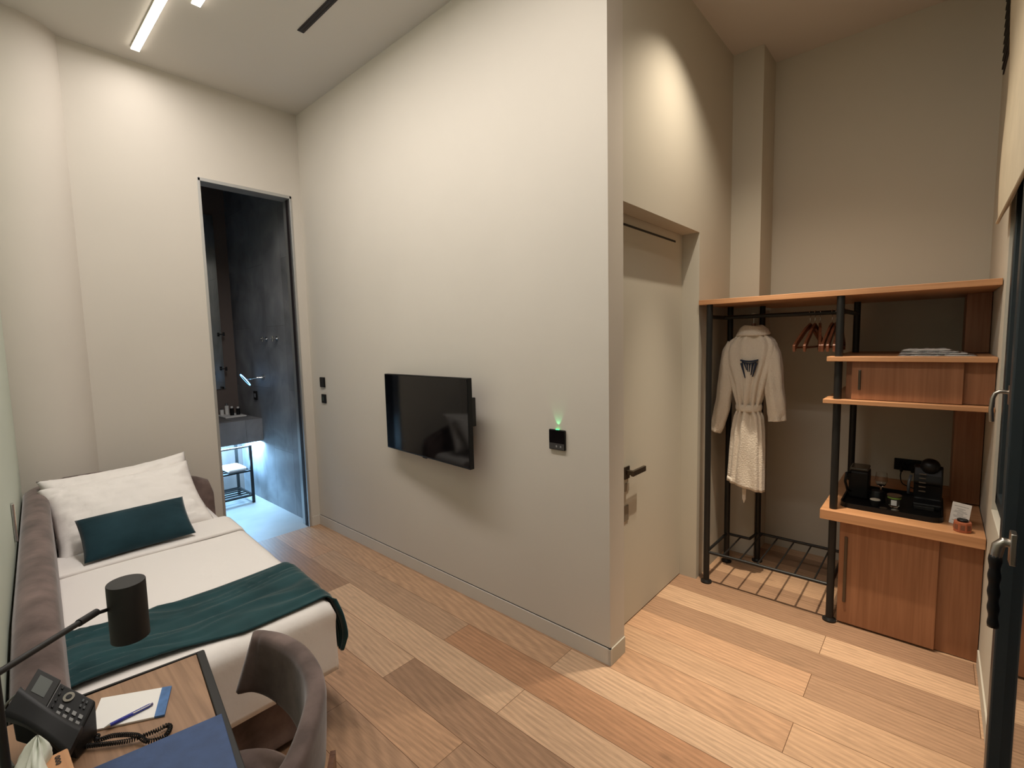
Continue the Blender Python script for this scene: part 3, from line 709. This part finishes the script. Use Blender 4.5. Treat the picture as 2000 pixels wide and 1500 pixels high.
# ------------------------------------------------------------------ closet: rack and shelves
F = 1.117; ZS = 1.80
t = thing('clothes_rack', 'black tubular clothes rack with wooden top shelf and shoe grid', 'clothes rack', (3.4, 1.5, 0))
MB().box((LX + .004, F - .022, ZS), (RX - .003, 1.695, ZS + .030)).box((3.17, 1.69, ZS), (RX - .003, 1.995, ZS + .030)).build('top_shelf', cabx, t, bevel=.002)
posts = [(3.035, F, 0), (3.715, F, 0), (3.04, 1.50, 0), (3.205, 1.64, 0), (3.715, 1.80, 0)]
for x, y, z in posts:
    r = .0185
    smoothc(MB().cyl((x, y, .006), (x, y, ZS), r, 20).cyl((x, y, 0), (x, y, .010), .034, 24).cyl((x, y, .010), (x, y, .020), .026, 24, .020).build('post', blk, t), 30)
zr = .205
def rail(a, b, r=.0095): return smoothc(MB().cyl(a, b, r, 12).build('rail', blk, t))
rail((3.035, F, zr), (3.715, F, zr)); rail((3.035, F, zr), (3.04, 1.50, zr)); rail((3.04, 1.50, zr), (3.19, 1.50, zr)); rail((3.19, 1.50, zr), (3.205, 1.64, zr)); rail((3.205, 1.64, zr), (3.715, 1.64, zr)); rail((3.715, F, zr), (3.715, 1.80, zr))
for k in range(6):
    x = 3.135 + .1 * k
    smoothc(MB().cyl((x, F, zr), (x, 1.50 if x < 3.19 else 1.64, zr), .0048, 8).build('grid_bar', blk, t))
rail((3.04, 1.36, 1.725), (3.715, 1.36, 1.725), .0125)
rail((3.035, F, 1.725), (3.04, 1.50, 1.725), .0125); rail((3.715, F, 1.725), (3.715, 1.80, 1.725), .0125)

# cabinets
XR = RX - .003; XL = 3.745; YD = F - .004
t = thing('wall_panel', 'tall brown veneer panel at the right of the shelves', 'panel', (4.2, 1.9, .6))
MB().box((4.195, 1.62, .652), (XR, 1.995, 1.228)).box((4.215, 1.62, 1.482), (XR, 1.995, ZS - .001)).build('veneer', cabw, t, bevel=.001)
t = thing('shelf_cabinet', 'narrow wall cabinet with a sliding front between two shelf boards', 'cabinet', (4.0, 1.4, 1.25))
MB().box((3.665, F - .035, 1.455), (XR, 1.995, 1.48)).build('shelf', cabx, t, bevel=.002)
MB().box((3.655, F - .045, 1.23), (XR, 1.995, 1.252)).build('shelf', cabx, t, bevel=.002)
MB().box((XL + .0, YD + .05, 1.253), (XR, 1.99, 1.454)).build('carcass', cabw, t)
dr = MB().box((XL + .03, YD + .005, 1.255), (4.205, YD + .024, 1.453)).build('sliding_door', cabw, t, bevel=.001)
MB().box((4.205, YD + .028, 1.255), (XR, YD + .046, 1.453)).build('side_front', cabw, t)
h = MB().box((3.803, YD - .002, 1.305), (3.814, YD + .006, 1.410)).build('handle', gun, dr, bevel=.002)
t = thing('base_cabinet', 'brown veneer base cabinet with sliding door on the floor', 'cabinet', (4.0, 1.5, 0))
MB().box((XL, YD + .05, .012), (XR, 1.99, .59)).build('carcass', cabw, t)
dr = MB().box((XL + .003, YD + .005, .012), (4.155, YD + .026, .585)).build('sliding_door', cabw, t, bevel=.001)
MB().box((4.155, YD + .03, .004), (XR, YD + .049, .589)).build('side_front', cabw, t)
MB().box((XL, YD + .03, .0), (4.155, YD + .06, .011)).build('plinth', blkm, t)
h = MB().box((3.772, YD - .003, .13), (3.786, YD + .006, .50)).build('handle', gun, dr, bevel=.003)
tag(MB().box((3.66, F - .05, .591), (XR, 1.995, .645)).build('worktop', cabx, bevel=.003), 'thick wooden worktop carrying the coffee things', 'worktop')

# hangers
def hanger(x, y, rz, label):
    zr_ = 1.725
    t = thing('clothes_hanger', label, 'hanger', (x, y, zr_), 'wooden hangers on the rail')
    m = MB()
    def P(l, z): return V((x, y, zr_ + z)) + V((math.cos(rz) * l, math.sin(rz) * l, 0))
    dn_ = V((-math.sin(rz), math.cos(rz), 0))
    up = [(0, -.058), (.05, -.080), (.12, -.122), (.18, -.163), (.205, -.185)]
    lo = [(.20, -.222), (.17, -.190), (.11, -.148), (.05, -.108), (0, -.088)]
    poly = [P(-a, b) for a, b in up[::-1]] + [P(a, b) for a, b in up[1:]] + [P(a, b) for a, b in lo] + [P(-a, b) for a, b in lo[::-1][1:]]
    # two convex-ish halves built as strips
    L_ = [P(a, b) for a, b in up]; K = [P(a, b) for a, b in lo[::-1]]; L2 = [P(-a, b) for a, b in up]; K2 = [P(-a, b) for a, b in lo[::-1]]
    for A, B in ((L_, K), (L2, K2)):
        for i in range(4): m.hull8([A[i] - dn_ * .007, A[i + 1] - dn_ * .007, B[i + 1] - dn_ * .007, B[i] - dn_ * .007, A[i] + dn_ * .007, A[i + 1] + dn_ * .007, B[i + 1] + dn_ * .007, B[i] + dn_ * .007])
    bmesh.ops.remove_doubles(m.bm, verts=m.bm.verts, dist=.0005)
    m.build('shoulder', hangw, t, bevel=.002)
    m = MB(); m.cyl(P(-.175, -.198), P(.175, -.198), .0055, 10); smoothc(m.build('trouser_bar', hangw, t))
    m = MB(); pts = [P(0, -.065), P(0, -.03)] + [P(-.013 * math.sin(a) * 1, 0 + .0005 - .013 * math.cos(a) + .0) for a in [PI * k / 8 * 1.5 for k in range(9)]]
    pts = [P(0, -.065), P(0, -.032)] + [P(.016 * math.sin(a), -.0 + -.016 * math.cos(a)) for a in [(.0 + 1.45 * PI * k / 10) for k in range(11)]]
    m.tube(pts, .0016, 6); m.build('hook', chrome, t, smooth=True)
    return t
hy_ = 1.36
specs = [(3.535, 1.36, 'wooden hanger, leftmost of the six bare ones and turned most'), (3.560, 1.50, 'wooden hanger, second from the left among the bare ones'), (3.586, 1.74, 'wooden hanger, third from the left, tilted to the right'),
         (3.645, 1.50, 'wooden hanger just left of the middle post'), (3.664, 1.53, 'wooden hanger touching the one left of it, near the post'), (3.684, 1.58, 'wooden hanger nearest the post on its left')]
for x, rz, lb in specs: hanger(x, hy_, rz, lb)

# bathrobe
t = thing('bathrobe', 'white terry bathrobe with dark crest hanging on the rack', 'bathrobe', (3.21, 1.38, 1.72))
yb = 1.36
# torso: closed section loft (z, xc, half width, half depth)
secs = [(1.645, 3.222, .052, .040), (1.61, 3.222, .075, .045), (1.575, 3.218, .125, .05), (1.545, 3.213, .145, .055), (1.50, 3.210, .152, .06), (1.42, 3.207, .140, .065), (1.32, 3.205, .108, .066), (1.22, 3.206, .080, .062), (1.16, 3.206, .062, .052), (1.12, 3.207, .061, .050), (1.08, 3.207, .078, .055), (.98, 3.203, .092, .060), (.85, 3.200, .100, .062), (.72, 3.197, .108, .062), (.62, 3.194, .112, .062)]
def lerp_sec(v):
    k = v * (len(secs) - 1); i = min(int(k), len(secs) - 2); w = k - i; w = w * w * (3 - 2 * w) if False else w
    return [secs[i][j] * (1 - w) + secs[i + 1][j] * w for j in range(4)]
def robe(u, v):
    z, xc, hw, hd = lerp_sec(v); a = 2 * PI * u
    ca = math.copysign(abs(math.cos(a)) ** .8, math.cos(a)); sa = math.copysign(abs(math.sin(a)) ** .8, math.sin(a))
    g = math.exp(-((z - 1.13) / .22) ** 2)
    pl = (.006 + .010 * g) * math.sin(a * 11 + 1.5 * noise.noise(V((a, z * 3, 0))) * 2) + .008 * noise.noise(V((ca * 3, sa * 3, z * 5)))
    zz_ = z - (.022 * (ca > 0) if z < .61 else 0) * 0
    return V((xc + ca * (hw + pl * .4), yb + sa * (hd + pl), zz_ - (.025 * ca if v > .97 else 0)))
m = MB().grid(robe, 96, 90, True); m.build('body', terry, t, smooth=True, solid=.006)
def sleeve(pts, nm):
    m = MB(); P = cat([p[:3] for p in pts], 8); K = len(P)
    def fn(u, v):
        k = v * (K - 1); i = min(int(k), K - 2); p = P[i].lerp(P[i + 1], k - i)
        kk = v * (len(pts) - 1); j = min(int(kk), len(pts) - 2); w = kk - j; hw = pts[j][3] * (1 - w) + pts[j + 1][3] * w; hd = pts[j][4] * (1 - w) + pts[j + 1][4] * w
        d = (P[min(K - 1, i + 2)] - P[max(0, i - 1)]).normalized(); sd = V((d.z, 0, -d.x)).normalized(); a = 2 * PI * u
        pl = .006 * noise.noise(V((math.cos(a) * 2, math.sin(a) * 2, v * 7 + pts[0][0] * 9))) + .003 * math.sin(a * 5 + v * 4)
        return p + sd * math.cos(a) * (hw + pl) + V((0, 1, 0)) * math.sin(a) * (hd + pl)
    m.grid(fn, 40, 44, True); return m.build(nm, terry, t, smooth=True, solid=.006)
sleeve([(3.105, yb, 1.555, .035, .03), (3.082, yb, 1.49, .043, .042), (3.068, yb, 1.38, .043, .045), (3.058, yb, 1.25, .045, .047), (3.042, yb - .005, 1.12, .046, .046), (3.018, yb - .012, 1.00, .036, .04), (3.008, yb - .015, .965, .030, .036)], 'sleeve')
sleeve([(3.315, yb, 1.555, .035, .03), (3.335, yb, 1.49, .043, .042), (3.350, yb, 1.40, .045, .045), (3.352, yb, 1.28, .050, .047), (3.365, yb + .005, 1.18, .052, .046), (3.368, yb + .01, 1.10, .048, .044), (3.372, yb + .01, 1.065, .046, .043)], 'sleeve')
# collar
m = MB()
def col(u, v):
    a = 2 * PI * u; ca, sa = math.cos(a), math.sin(a); w = v
    hw = .050 + .048 * w + .006 * math.sin(w * PI); hd = .040 + .025 * w; z = 1.662 - .060 * w ** 1.3 + .004 * math.sin(2 * a)
    return V((3.222 + ca * hw, yb + sa * hd, z + (.006 * ca if w > .5 else 0)))
m.grid(col, 48, 8, True); m.build('collar', terry, t, smooth=True, solid=.010)
# belt
m = MB()
def belt(u, v):
    a = 2 * PI * u; z = 1.165 - .045 * v + .004 * math.sin(a); b_ = .004 * math.sin(v * PI)
    return V((3.206 + math.cos(a) * (.071 + b_), yb + math.sin(a) * (.060 + b_), z))
m.grid(belt, 48, 6, True); m.build('belt', terry, t, smooth=True, solid=.008)
m = MB().prism([(3.180, yb - .02, .66), (3.205, yb - .02, .66), (3.203, yb - .02, .53), (3.193, yb - .02, .502), (3.182, yb - .02, .53)], (0, 1, 0), .008); m.build('belt_end', terry, t, bevel=.002)
# crest on the back: two arcs and five tapering strokes
m = MB(); ye = yb - .083
def stroke(p, q, w0, w1, bend=0):
    n_ = 7; L_ = []; R_ = []
    p, q = V((p[0], 0, p[1])), V((q[0], 0, q[1])); d = (q - p); nn = V((-d.z, 0, d.x)).normalized()
    for i in range(n_):
        s_ = i / (n_ - 1); c = p.lerp(q, s_) + nn * bend * math.sin(PI * s_); w = (w0 * (1 - s_) + w1 * s_) / 2; L_.append(c + nn * w); R_.append(c - nn * w)
    for i in range(n_ - 1):
        a, b, c, d_ = L_[i], L_[i + 1], R_[i + 1], R_[i]
        off = lambda p_, o_: V((p_.x, ye + o_ - .0, p_.z))
        m.hull8([off(x, .0) for x in (a, b, c, d_)] + [off(x, .02) for x in (a, b, c, d_)])
cx_ = 3.222
stroke((cx_ - .050, 1.448), (cx_ + .052, 1.450), .009, .009, -.008); stroke((cx_ - .040, 1.437), (cx_ + .042, 1.437), .006, .006, -.010)
for x0, x1, z1, w0 in ((-.044, -.020, 1.335, .012), (-.026, -.010, 1.385, .008), (-.010, -.004, 1.375, .008), (.006, .004, 1.375, .008), (.022, .014, 1.355, .008), (.042, .022, 1.345, .012)):
    stroke((cx_ + x0, 1.428 - abs(x0) * -.05), (cx_ + x1, z1), w0, .002)
m.build('crest', navy, t)['label'] = 'dark embroidered crest of tapering strokes'
m = MB().cyl((3.14, yb, 1.60), (3.30, yb, 1.60), .006); pts = [V((3.225, yb, 1.60)), V((3.225, yb, 1.69))] + [V((3.225 + .016 * math.sin(a), yb, 1.727 - .016 * math.cos(a))) for a in [1.45 * PI * k / 10 for k in range(11)]]
m.tube(pts, .0018, 6); m.build('hook', chrome, t, smooth=True)
MB().cyl((3.225, yb, 1.655), (3.225, yb, 1.680), .012).build('hanger_neck', hangw, t)

# ------------------------------------------------------------------ things on the shelves
t = thing('wrapped_linen', 'flat plastic-wrapped stack lying on the upper shelf', 'package', (4.05, 1.35, 1.48))
rnd = random.Random(3)
for k in range(4):
    w_ = .30 - .035 * k; z0 = 1.4805 + .0085 * k
    m = MB(); N1, N2 = 26, 14
    def fnp(u, v, top=1):
        x = 3.955 + .03 * k * (k > 1) * 0 + u * w_ + .004 * k; y = 1.20 + .10 * 0 + v * .26 + .01 * k
        e = min(1, u * 8, (1 - u) * 8, v * 8, (1 - v) * 8)
        return V((x + .004 * noise.noise(V((v * 9, k, 1))), y, z0 + (.0078 * e * (.7 + .6 * noise.noise(V((u * 9, v * 7, k * 3)))) if top else 0)))
    m.grid(lambda u, v: fnp(u, v, 1), N1, N2); m.grid(lambda u, v: fnp(u, v, 0), N1, N2)
    bmesh.ops.remove_doubles(m.bm, verts=m.bm.verts, dist=.0005)
    m.build('package', plastic if k % 2 == 0 else whitep, t, smooth=True)
MB().box((4.11, 1.196, 1.484), (4.135, 1.2, 1.490)).build('print_mark', blkm, t)

zt_ = .6455
t = thing('serving_tray', 'black rounded tray on the worktop under the coffee things', 'tray', (3.96, 1.45, zt_))
def rr(x0, y0, x1, y1, r, n=6):
    pts = []
    for cx1, cy1, a0 in ((x1 - r, y1 - r, 0), (x0 + r, y1 - r, 90), (x0 + r, y0 + r, 180), (x1 - r, y0 + r, 270)):
        for k in range(n + 1): a = math.radians(a0 + 90 * k / n); pts.append((cx1 + r * math.cos(a), cy1 + r * math.sin(a)))
    return pts
m = MB().prism([(x, y, zt_) for x, y in rr(3.735, 1.17, 4.165, 1.62, .05)], (0, 0, 1), .006); m.build('base', blkp, t)
m = MB(); O = rr(3.735, 1.17, 4.165, 1.62, .05); I = rr(3.743, 1.178, 4.157, 1.612, .045); n = len(O)
for i in range(n):
    j = (i + 1) % n; m.hull8([(O[i][0], O[i][1], zt_ + .005), (O[j][0], O[j][1], zt_ + .005), (I[j][0], I[j][1], zt_ + .005), (I[i][0], I[i][1], zt_ + .005), (O[i][0] , O[i][1], zt_ + .026), (O[j][0], O[j][1], zt_ + .026), (I[j][0], I[j][1], zt_ + .026), (I[i][0], I[i][1], zt_ + .026)])
m.build('rim', blkp, t)
zt2 = zt_ + .0065
# kettle-like coffee machine at left
t = thing('kettle', 'black square water kettle at the left end of the tray', 'kettle', (3.80, 1.42, zt2))
MB().box((3.752, 1.36, zt2), (3.845, 1.50, zt2 + .16)).build('body', blkp, t, bevel=.012, seg=3)
MB().box((3.755, 1.365, zt2 + .161), (3.842, 1.495, zt2 + .178)).build('lid', mat('smoked_plastic', (60, 54, 46), .2), t, bevel=.006)
MB().tube([(3.76, 1.36, zt2 + .15), (3.745, 1.335, zt2 + .15), (3.74, 1.33, zt2 + .10), (3.75, 1.345, zt2 + .05), (3.762, 1.362, zt2 + .04)], .007, 10).build('handle', blkp, t, smooth=True)
# pod coffee machine at right
t = thing('coffee_machine', 'black pod coffee machine with domed head at the right of the tray', 'coffee machine', (4.09, 1.40, zt2))
m = MB()
prof = [(-.055, 0), (.075, 0), (.075, .14), (.066, .195), (.045, .235), (.01, .25), (-.02, .24), (-.045, .20), (-.055, .16), (-.05, .145), (-.02, .14), (-.012, .05), (-.055, .03)]
ymid = 1.42
m.prism([(4.040, ymid + a, zt2 + b * .92) for a, b in prof], (1, 0, 0), .118); m.build('body', blkp, t, bevel=.010, seg=3)
q = V((.15, -.45, 1)).normalized().to_track_quat('Z', 'Y').to_matrix()
smoothc(MB().lathe([(0, -.03), (.034, -.03), (.040, -.01), (.040, .012), (.032, .026), (.016, .032), (0, .033)], (4.105, 1.400, zt2 + .232), 28, q).build('head', blkp, t))
m = MB().tube([(4.028, 1.40, zt2 + .17), (4.020, 1.385, zt2 + .13), (4.02, 1.38, zt2 + .07)], .007, 10); m.build('lever', mat('smoke_grey', (70, 74, 78), .3), t, smooth=True)
for k in range(5): MB().box((4.062, ymid - .0565 - .003 * (k == 0), zt2 + .095 + .023 * k), (4.090, ymid - .0535, zt2 + .101 + .023 * k)).build('chrome_mark', mat('dim_chrome', (120, 120, 120), .3, 1), t)
MB().box((4.045, 1.345, zt2), (4.13, 1.40, zt2 + .02)).build('drip_tray', blkm, t, bevel=.003)
# glasses
def wine(x, y, label):
    t = thing('wine_glass', label, 'glass', (x, y, zt2)); z = zt2
    smoothc(MB().lathe([(0, 0), (.028, 0), (.028, .002), (.004, .006), (.003, .05), (.005, .06), (.022, .075), (.03, .10), (.026, .145), (.0245, .145), (.0285, .10), (.021, .077), (0, .066)], (x, y, z)).build('glass', glass, t))
tag(smoothc(MB().lathe([(0, 0), (.026, 0), (.026, .0025), (.0045, .007), (.0035, .05), (.006, .06), (.022, .075), (.030, .10), (.026, .145), (.0245, .145), (.0285, .10), (.021, .077), (0, .066)], (3.895, 1.47, zt2)).build('wine_glass', glass)), 'clear stemmed glass behind the black bowl on the tray', 'glass')
t = thing('cup', 'black cup resting upside down by the kettle', 'cup', (3.885, 1.37, zt2))
smoothc(MB().lathe([(0, .058), (.030, .058), (.034, .052), (.040, .0), (.037, .0), (.031, .050), (0, .052)], (3.885, 1.39, zt2)).build('body', blkp, t))
smoothc(MB().tube([(3.885 - .036, 1.385, zt2 + .045), (3.885 - .056, 1.375, zt2 + .038), (3.885 - .056, 1.372, zt2 + .018), (3.885 - .038, 1.382, zt2 + .012)], .004, 8).build('handle', blkp, t))
t = thing('small_cup', 'small dark cup with a pale round lid at the tray front', 'cup', (3.88, 1.275, zt2))
smoothc(MB().lathe([(0, 0), (.017, 0), (.022, .034), (0, .034)], (3.885, 1.275, zt2)).build('cup', blkm, t))
smoothc(MB().lathe([(0, .0342), (.0235, .0342), (.024, .037), (.022, .0385), (0, .0385)], (3.885, 1.275, zt2)).build('lid', mat('pale_lid', (206, 200, 184), .6), t))
t = thing('jar', 'clear jar with a green lidded print in the middle of the tray', 'jar', (3.965, 1.31, zt2))
smoothc(MB().lathe([(0, 0), (.022, 0), (.026, .008), (.029, .062), (.0275, .062), (.0245, .010), (0, .003)], (3.965, 1.315, zt2)).build('glass', glass, t))
smoothc(MB().lathe([(.0287, .050), (.0296, .050), (.0300, .058), (.0291, .058), (.0287, .050)], (3.965, 1.315, zt2)).build('green_band', green, t))
smoothc(MB().lathe([(0, .0625), (.032, .0625), (.033, .068), (0, .072)], (3.965, 1.315, zt2)).build('lid', mat('tan_lid', (96, 76, 58), .5), t))
MB().box((3.953, 1.285, zt2 + .016), (3.977, 1.2875, zt2 + .044)).build('label', whitep, t)
for k, (x, y, lb) in enumerate(((3.925, 1.225, 'pale coffee capsule lying at the tray edge, the left one'), (3.975, 1.222, 'pale coffee capsule lying at the tray edge, the right one'))):
    t = thing('capsule', lb, 'capsule', (x, y, zt2), 'capsules at the tray edge')
    smoothc(MB().lathe([(0, .0), (.010, .0), (.0145, .010), (0, .010)], (x, y, zt2)).build('pod', blkm, t)); smoothc(MB().lathe([(0, .0102), (.0175, .0102), (.0175, .0116), (0, .012)], (x, y, zt2)).build('foil', steel, t))
# socket panel with plugs
t = thing('socket_panel', 'black socket strip with two plugs on the wall behind the tray', 'socket', (3.98, 1.995, .80))
MB().box((3.925, 1.985, .71), (4.085, 1.9995, .785)).build('plate', blkp, t, bevel=.003)
for x in (3.965, 4.020): smoothc(MB().cyl((x, 1.985, .748), (x, 1.945, .742), .021).cyl((x, 1.95, .744), (x, 1.93, .715), .008).build('plug', blkp, t))
MB().tube(cat([(3.965, 1.93, .715), (3.963, 1.92, .68), (3.98, 1.85, .654), (4.05, 1.75, .654), (4.09, 1.66, .654)], 8), .003, 8).build('cord', blkp, t, smooth=True)
# card and copper tin
t = thing('menu_card', 'small white printed card leaning by the copper tin', 'card', (4.205, 1.2, .6455))
o_ = V((4.185, 1.225, .6462)); a_ = V((.068, -.035, 0)); b_ = V((.012, .022, .105))
MB().obox(o_, a_, b_, V((.0005, .001, 0))).build('card', whitep, t)
nrm = a_.cross(b_).normalized(); nrm = nrm if nrm.y < 0 else -nrm
m = MB()
for k in range(13):
    wd = .5 + .25 * math.sin(k * 1.7); z_ = .12 + .055 * k + (.06 if k > 11 else 0)
    m.obox(o_ + b_ * z_ + a_ * (.5 - wd / 2) + nrm * .0003, a_ * wd, b_ * .018, nrm * .0003)
m.build('printed_lines', keym, t)
t = thing('scent_block', 'copper coloured octagonal tin with dark lid on the worktop end', 'tin', (4.235, 1.13, .6455))
oc = [(4.232 + .034 * math.cos(math.radians(22 + 45 * k)), 1.122 + .034 * math.sin(math.radians(22 + 45 * k)), .6457) for k in range(8)]
ob = MB().prism(oc, (0, 0, 1), .048).build('tin', copper, t, bevel=.003)
m = MB()
for k in range(8):
    a = V(oc[k]); b = V(oc[(k + 1) % 8]); e = b - a; nn = V((e.y, -e.x, 0)).normalized(); m.obox(a + e * .2 + V((0, 0, .012)) + nn * .0002, e * .6, V((0, 0, .024)), nn * .0008)
m.build('label', mat('brown_print', (120, 76, 56), .6), t)
smoothc(MB().lathe([(0, .048), (.020, .048), (.021, .056), (.019, .058), (0, .058)], (4.232, 1.122, .6457)).build('lid', blkp, t))

# blinds and vent at the top right
def blind(y0, y1, z0, label, xo):
    t = thing('roman_blind', label, 'blind', (RX - .03, (y0 + y1) / 2, z0), 'cream blinds at the windows')
    m = MB()
    def fn(u, v):
        z = z0 + (WZ1 + .12 - z0) * v; y = y0 + (y1 - y0) * u
        return V((RX - xo - .004 * math.sin(v * PI * 3) - .002 * math.sin(u * 9), y, z))
    m.grid(fn, 24, 60); m.build('fabric', cream, t, smooth=True, solid=.004)
    MB().box((RX - xo - .012, y0, WZ1 + .12), (RX - .001, y1, WZ1 + .17)).build('head_rail', cream, t)
    MB().cyl((RX - xo - .004, y0 + .01, z0 + .004), (RX - xo - .004, y1 - .01, z0 + .004), .006, 10).build('bottom_bar', cream, t)
blind(.05, 1.05, 2.06, 'cream blind hanging over the casement beside the cabinets', .032)
blind(-1.28, .02, 2.35, 'cream blind hanging over the balcony door', .045)
t = thing('air_vent', 'dark vent grille high on the window wall by the alcove', 'air vent', (RX, 1.5, 3.2))
MB().box((RX - .006, 1.20, 2.98), (RX - .0005, 1.88, 3.40)).build('frame', vent, t)
m = MB()
for k in range(9): m.box((RX - .012, 1.22, 3.0 + .043 * k), (RX - .005, 1.86, 3.012 + .043 * k))
m.build('louvre', blkm, t)

# ------------------------------------------------------------------ bathroom things
t = thing('vanity', 'grey stone washbasin block fixed to the bathroom wall', 'washbasin', (-1.4, -.5, .64))
MB().box((-1.699, -1.1, .645), (-1.06, -.0415, .875)).build('block', tile, t, bevel=.002)
MB().box((-1.60, -.90, .8752), (-1.15, -.30, .877)).build('basin_recess', grayst, t)
MB().box((-1.66, -.95, .632), (-1.12, -.06, .6445)).build('light_housing', blkm, t)
t = thing('wall_mirror', 'tall narrow mirror on the bathroom back wall', 'mirror', (-1.7, -.4, 1.6))
MB().box((-1.6995, -.72, 1.16), (-1.683, -.165, 3.0)).build('glass', mirror, t, bevel=.001)
for z in (1.38, 1.75): MB().cyl((-1.684, -.20, z), (-1.60, -.17, z), .006).cyl((-1.60, -.17, z - .02), (-1.60, -.17, z + .02), .011).build('bracket', blkm, t)
t = thing('towel_shelf', 'dark metal towel stand under the washbasin', 'shelf', (-1.2, -.3, 0))
for x, y in ((-1.14, -.15), (-1.14, -.62), (-1.55, -.15), (-1.55, -.62)): MB().box((x - .012, y - .012, 0), (x + .012, y + .012, .60)).build('post', blk, t)
for z in (.07, .33): 
    m = MB(); m.box((-1.55, -.16, z), (-1.14, -.14, z + .015)).box((-1.55, -.63, z), (-1.14, -.61, z + .015)).box((-1.15, -.62, z), (-1.13, -.15, z + .015)).box((-1.56, -.62, z), (-1.54, -.15, z + .015))
    for k in range(5): m.box((-1.50 + .08 * k, -.62, z + .002), (-1.48 + .08 * k, -.15, z + .013))
    m.build('rack', blk, t)
MB().box((-1.15, -.62, .585), (-1.13, -.15, .6)).build('top_bar', steel, t)
tag(MB().box((-1.42, -.36, .3455), (-1.15, -.19, .385)).build('folded_towel', white, bevel=.015, seg=3, smooth=True), 'folded white towel on the bathroom shelf', 'towel')
t = thing('magnifying_mirror', 'round lit shaving mirror on a wall arm', 'mirror', (-1.1, -.12, 1.3))
q = V((-.15, -.88, -.62)).normalized().to_track_quat('Z', 'Y').to_matrix(); mc = (-1.02, -.185, 1.285)
smoothc(MB().lathe([(.062, 0), (.070, 0), (.070, .008), (.062, .008), (.062, 0)], mc, 40, q).build('light_ring', ledE, t))
smoothc(MB().lathe([(0, 0), (.0615, 0), (.0615, .007), (0, .007)], mc, 40, q).build('mirror_glass', mirror, t))
smoothc(MB().cyl(mc, (-.97, -.10, 1.30), .008).cyl((-.97, -.10, 1.30), (-.95, -.0405, 1.30), .008).cyl((-.95, -.055, 1.30), (-.95, -.0405, 1.30), .028).build('arm', chrome, t))
for k, (x, lb) in enumerate(((-.80, 'chrome robe hook on the bathroom wall, farther from the door'), (-.56, 'chrome robe hook on the bathroom wall, nearer the door'))):
    t = thing('robe_hook', lb, 'hook', (x, -.04, 1.68), 'robe hooks')
    smoothc(MB().cyl((x, -.0405, 1.68), (x, -.05, 1.68), .022).build('rose', chrome, t)); smoothc(MB().cyl((x, -.05, 1.68), (x, -.085, 1.68), .008).cyl((x, -.085, 1.655), (x, -.085, 1.705), .008).cyl((x - .022, -.085, 1.68), (x + .022, -.085, 1.68), .007).build('prong', chrome, t))
t = thing('soap_tray', 'white dish on the washbasin holding toiletries', 'tray', (-1.45, -.16, .8775))
MB().box((-1.64, -.29, .8775), (-1.34, -.09, .89)).build('dish', whitep, t, bevel=.004)
for k, (x, y, h, lb, mm) in enumerate(((-1.58, -.20, .12, 'tallest pale toiletry bottle on the white dish', whitep), (-1.56, -.255, .075, 'short white toiletry bottle, left on the dish', whitep), (-1.46, -.19, .095, 'dark toiletry bottle, middle of the dish', blkp), (-1.46, -.13, .085, 'dark toiletry bottle, right on the dish', blkp))):
    t = thing('toiletry_bottle', lb, 'bottle', (x, y, .8905), 'toiletries on the dish')
    smoothc(MB().lathe([(0, 0), (.019, 0), (.019, h * .75), (.010, h * .80), (0, h * .80)], (x, y, .8906)).build('bottle', mm, t)); smoothc(MB().lathe([(0, h * .80), (.011, h * .80), (.011, h), (0, h)], (x, y, .8906)).build('cap', chrome if mm == whitep else whitep, t))
t = thing('shaver_socket', 'small black socket on the bathroom side wall', 'socket', (-1.18, -.04, 1.1))
MB().box((-1.22, -.052, 1.06), (-1.14, -.0405, 1.15)).build('plate', blkp, t, bevel=.002); MB().box((-1.20, -.055, 1.085), (-1.16, -.0515, 1.125)).build('insert', keym, t)
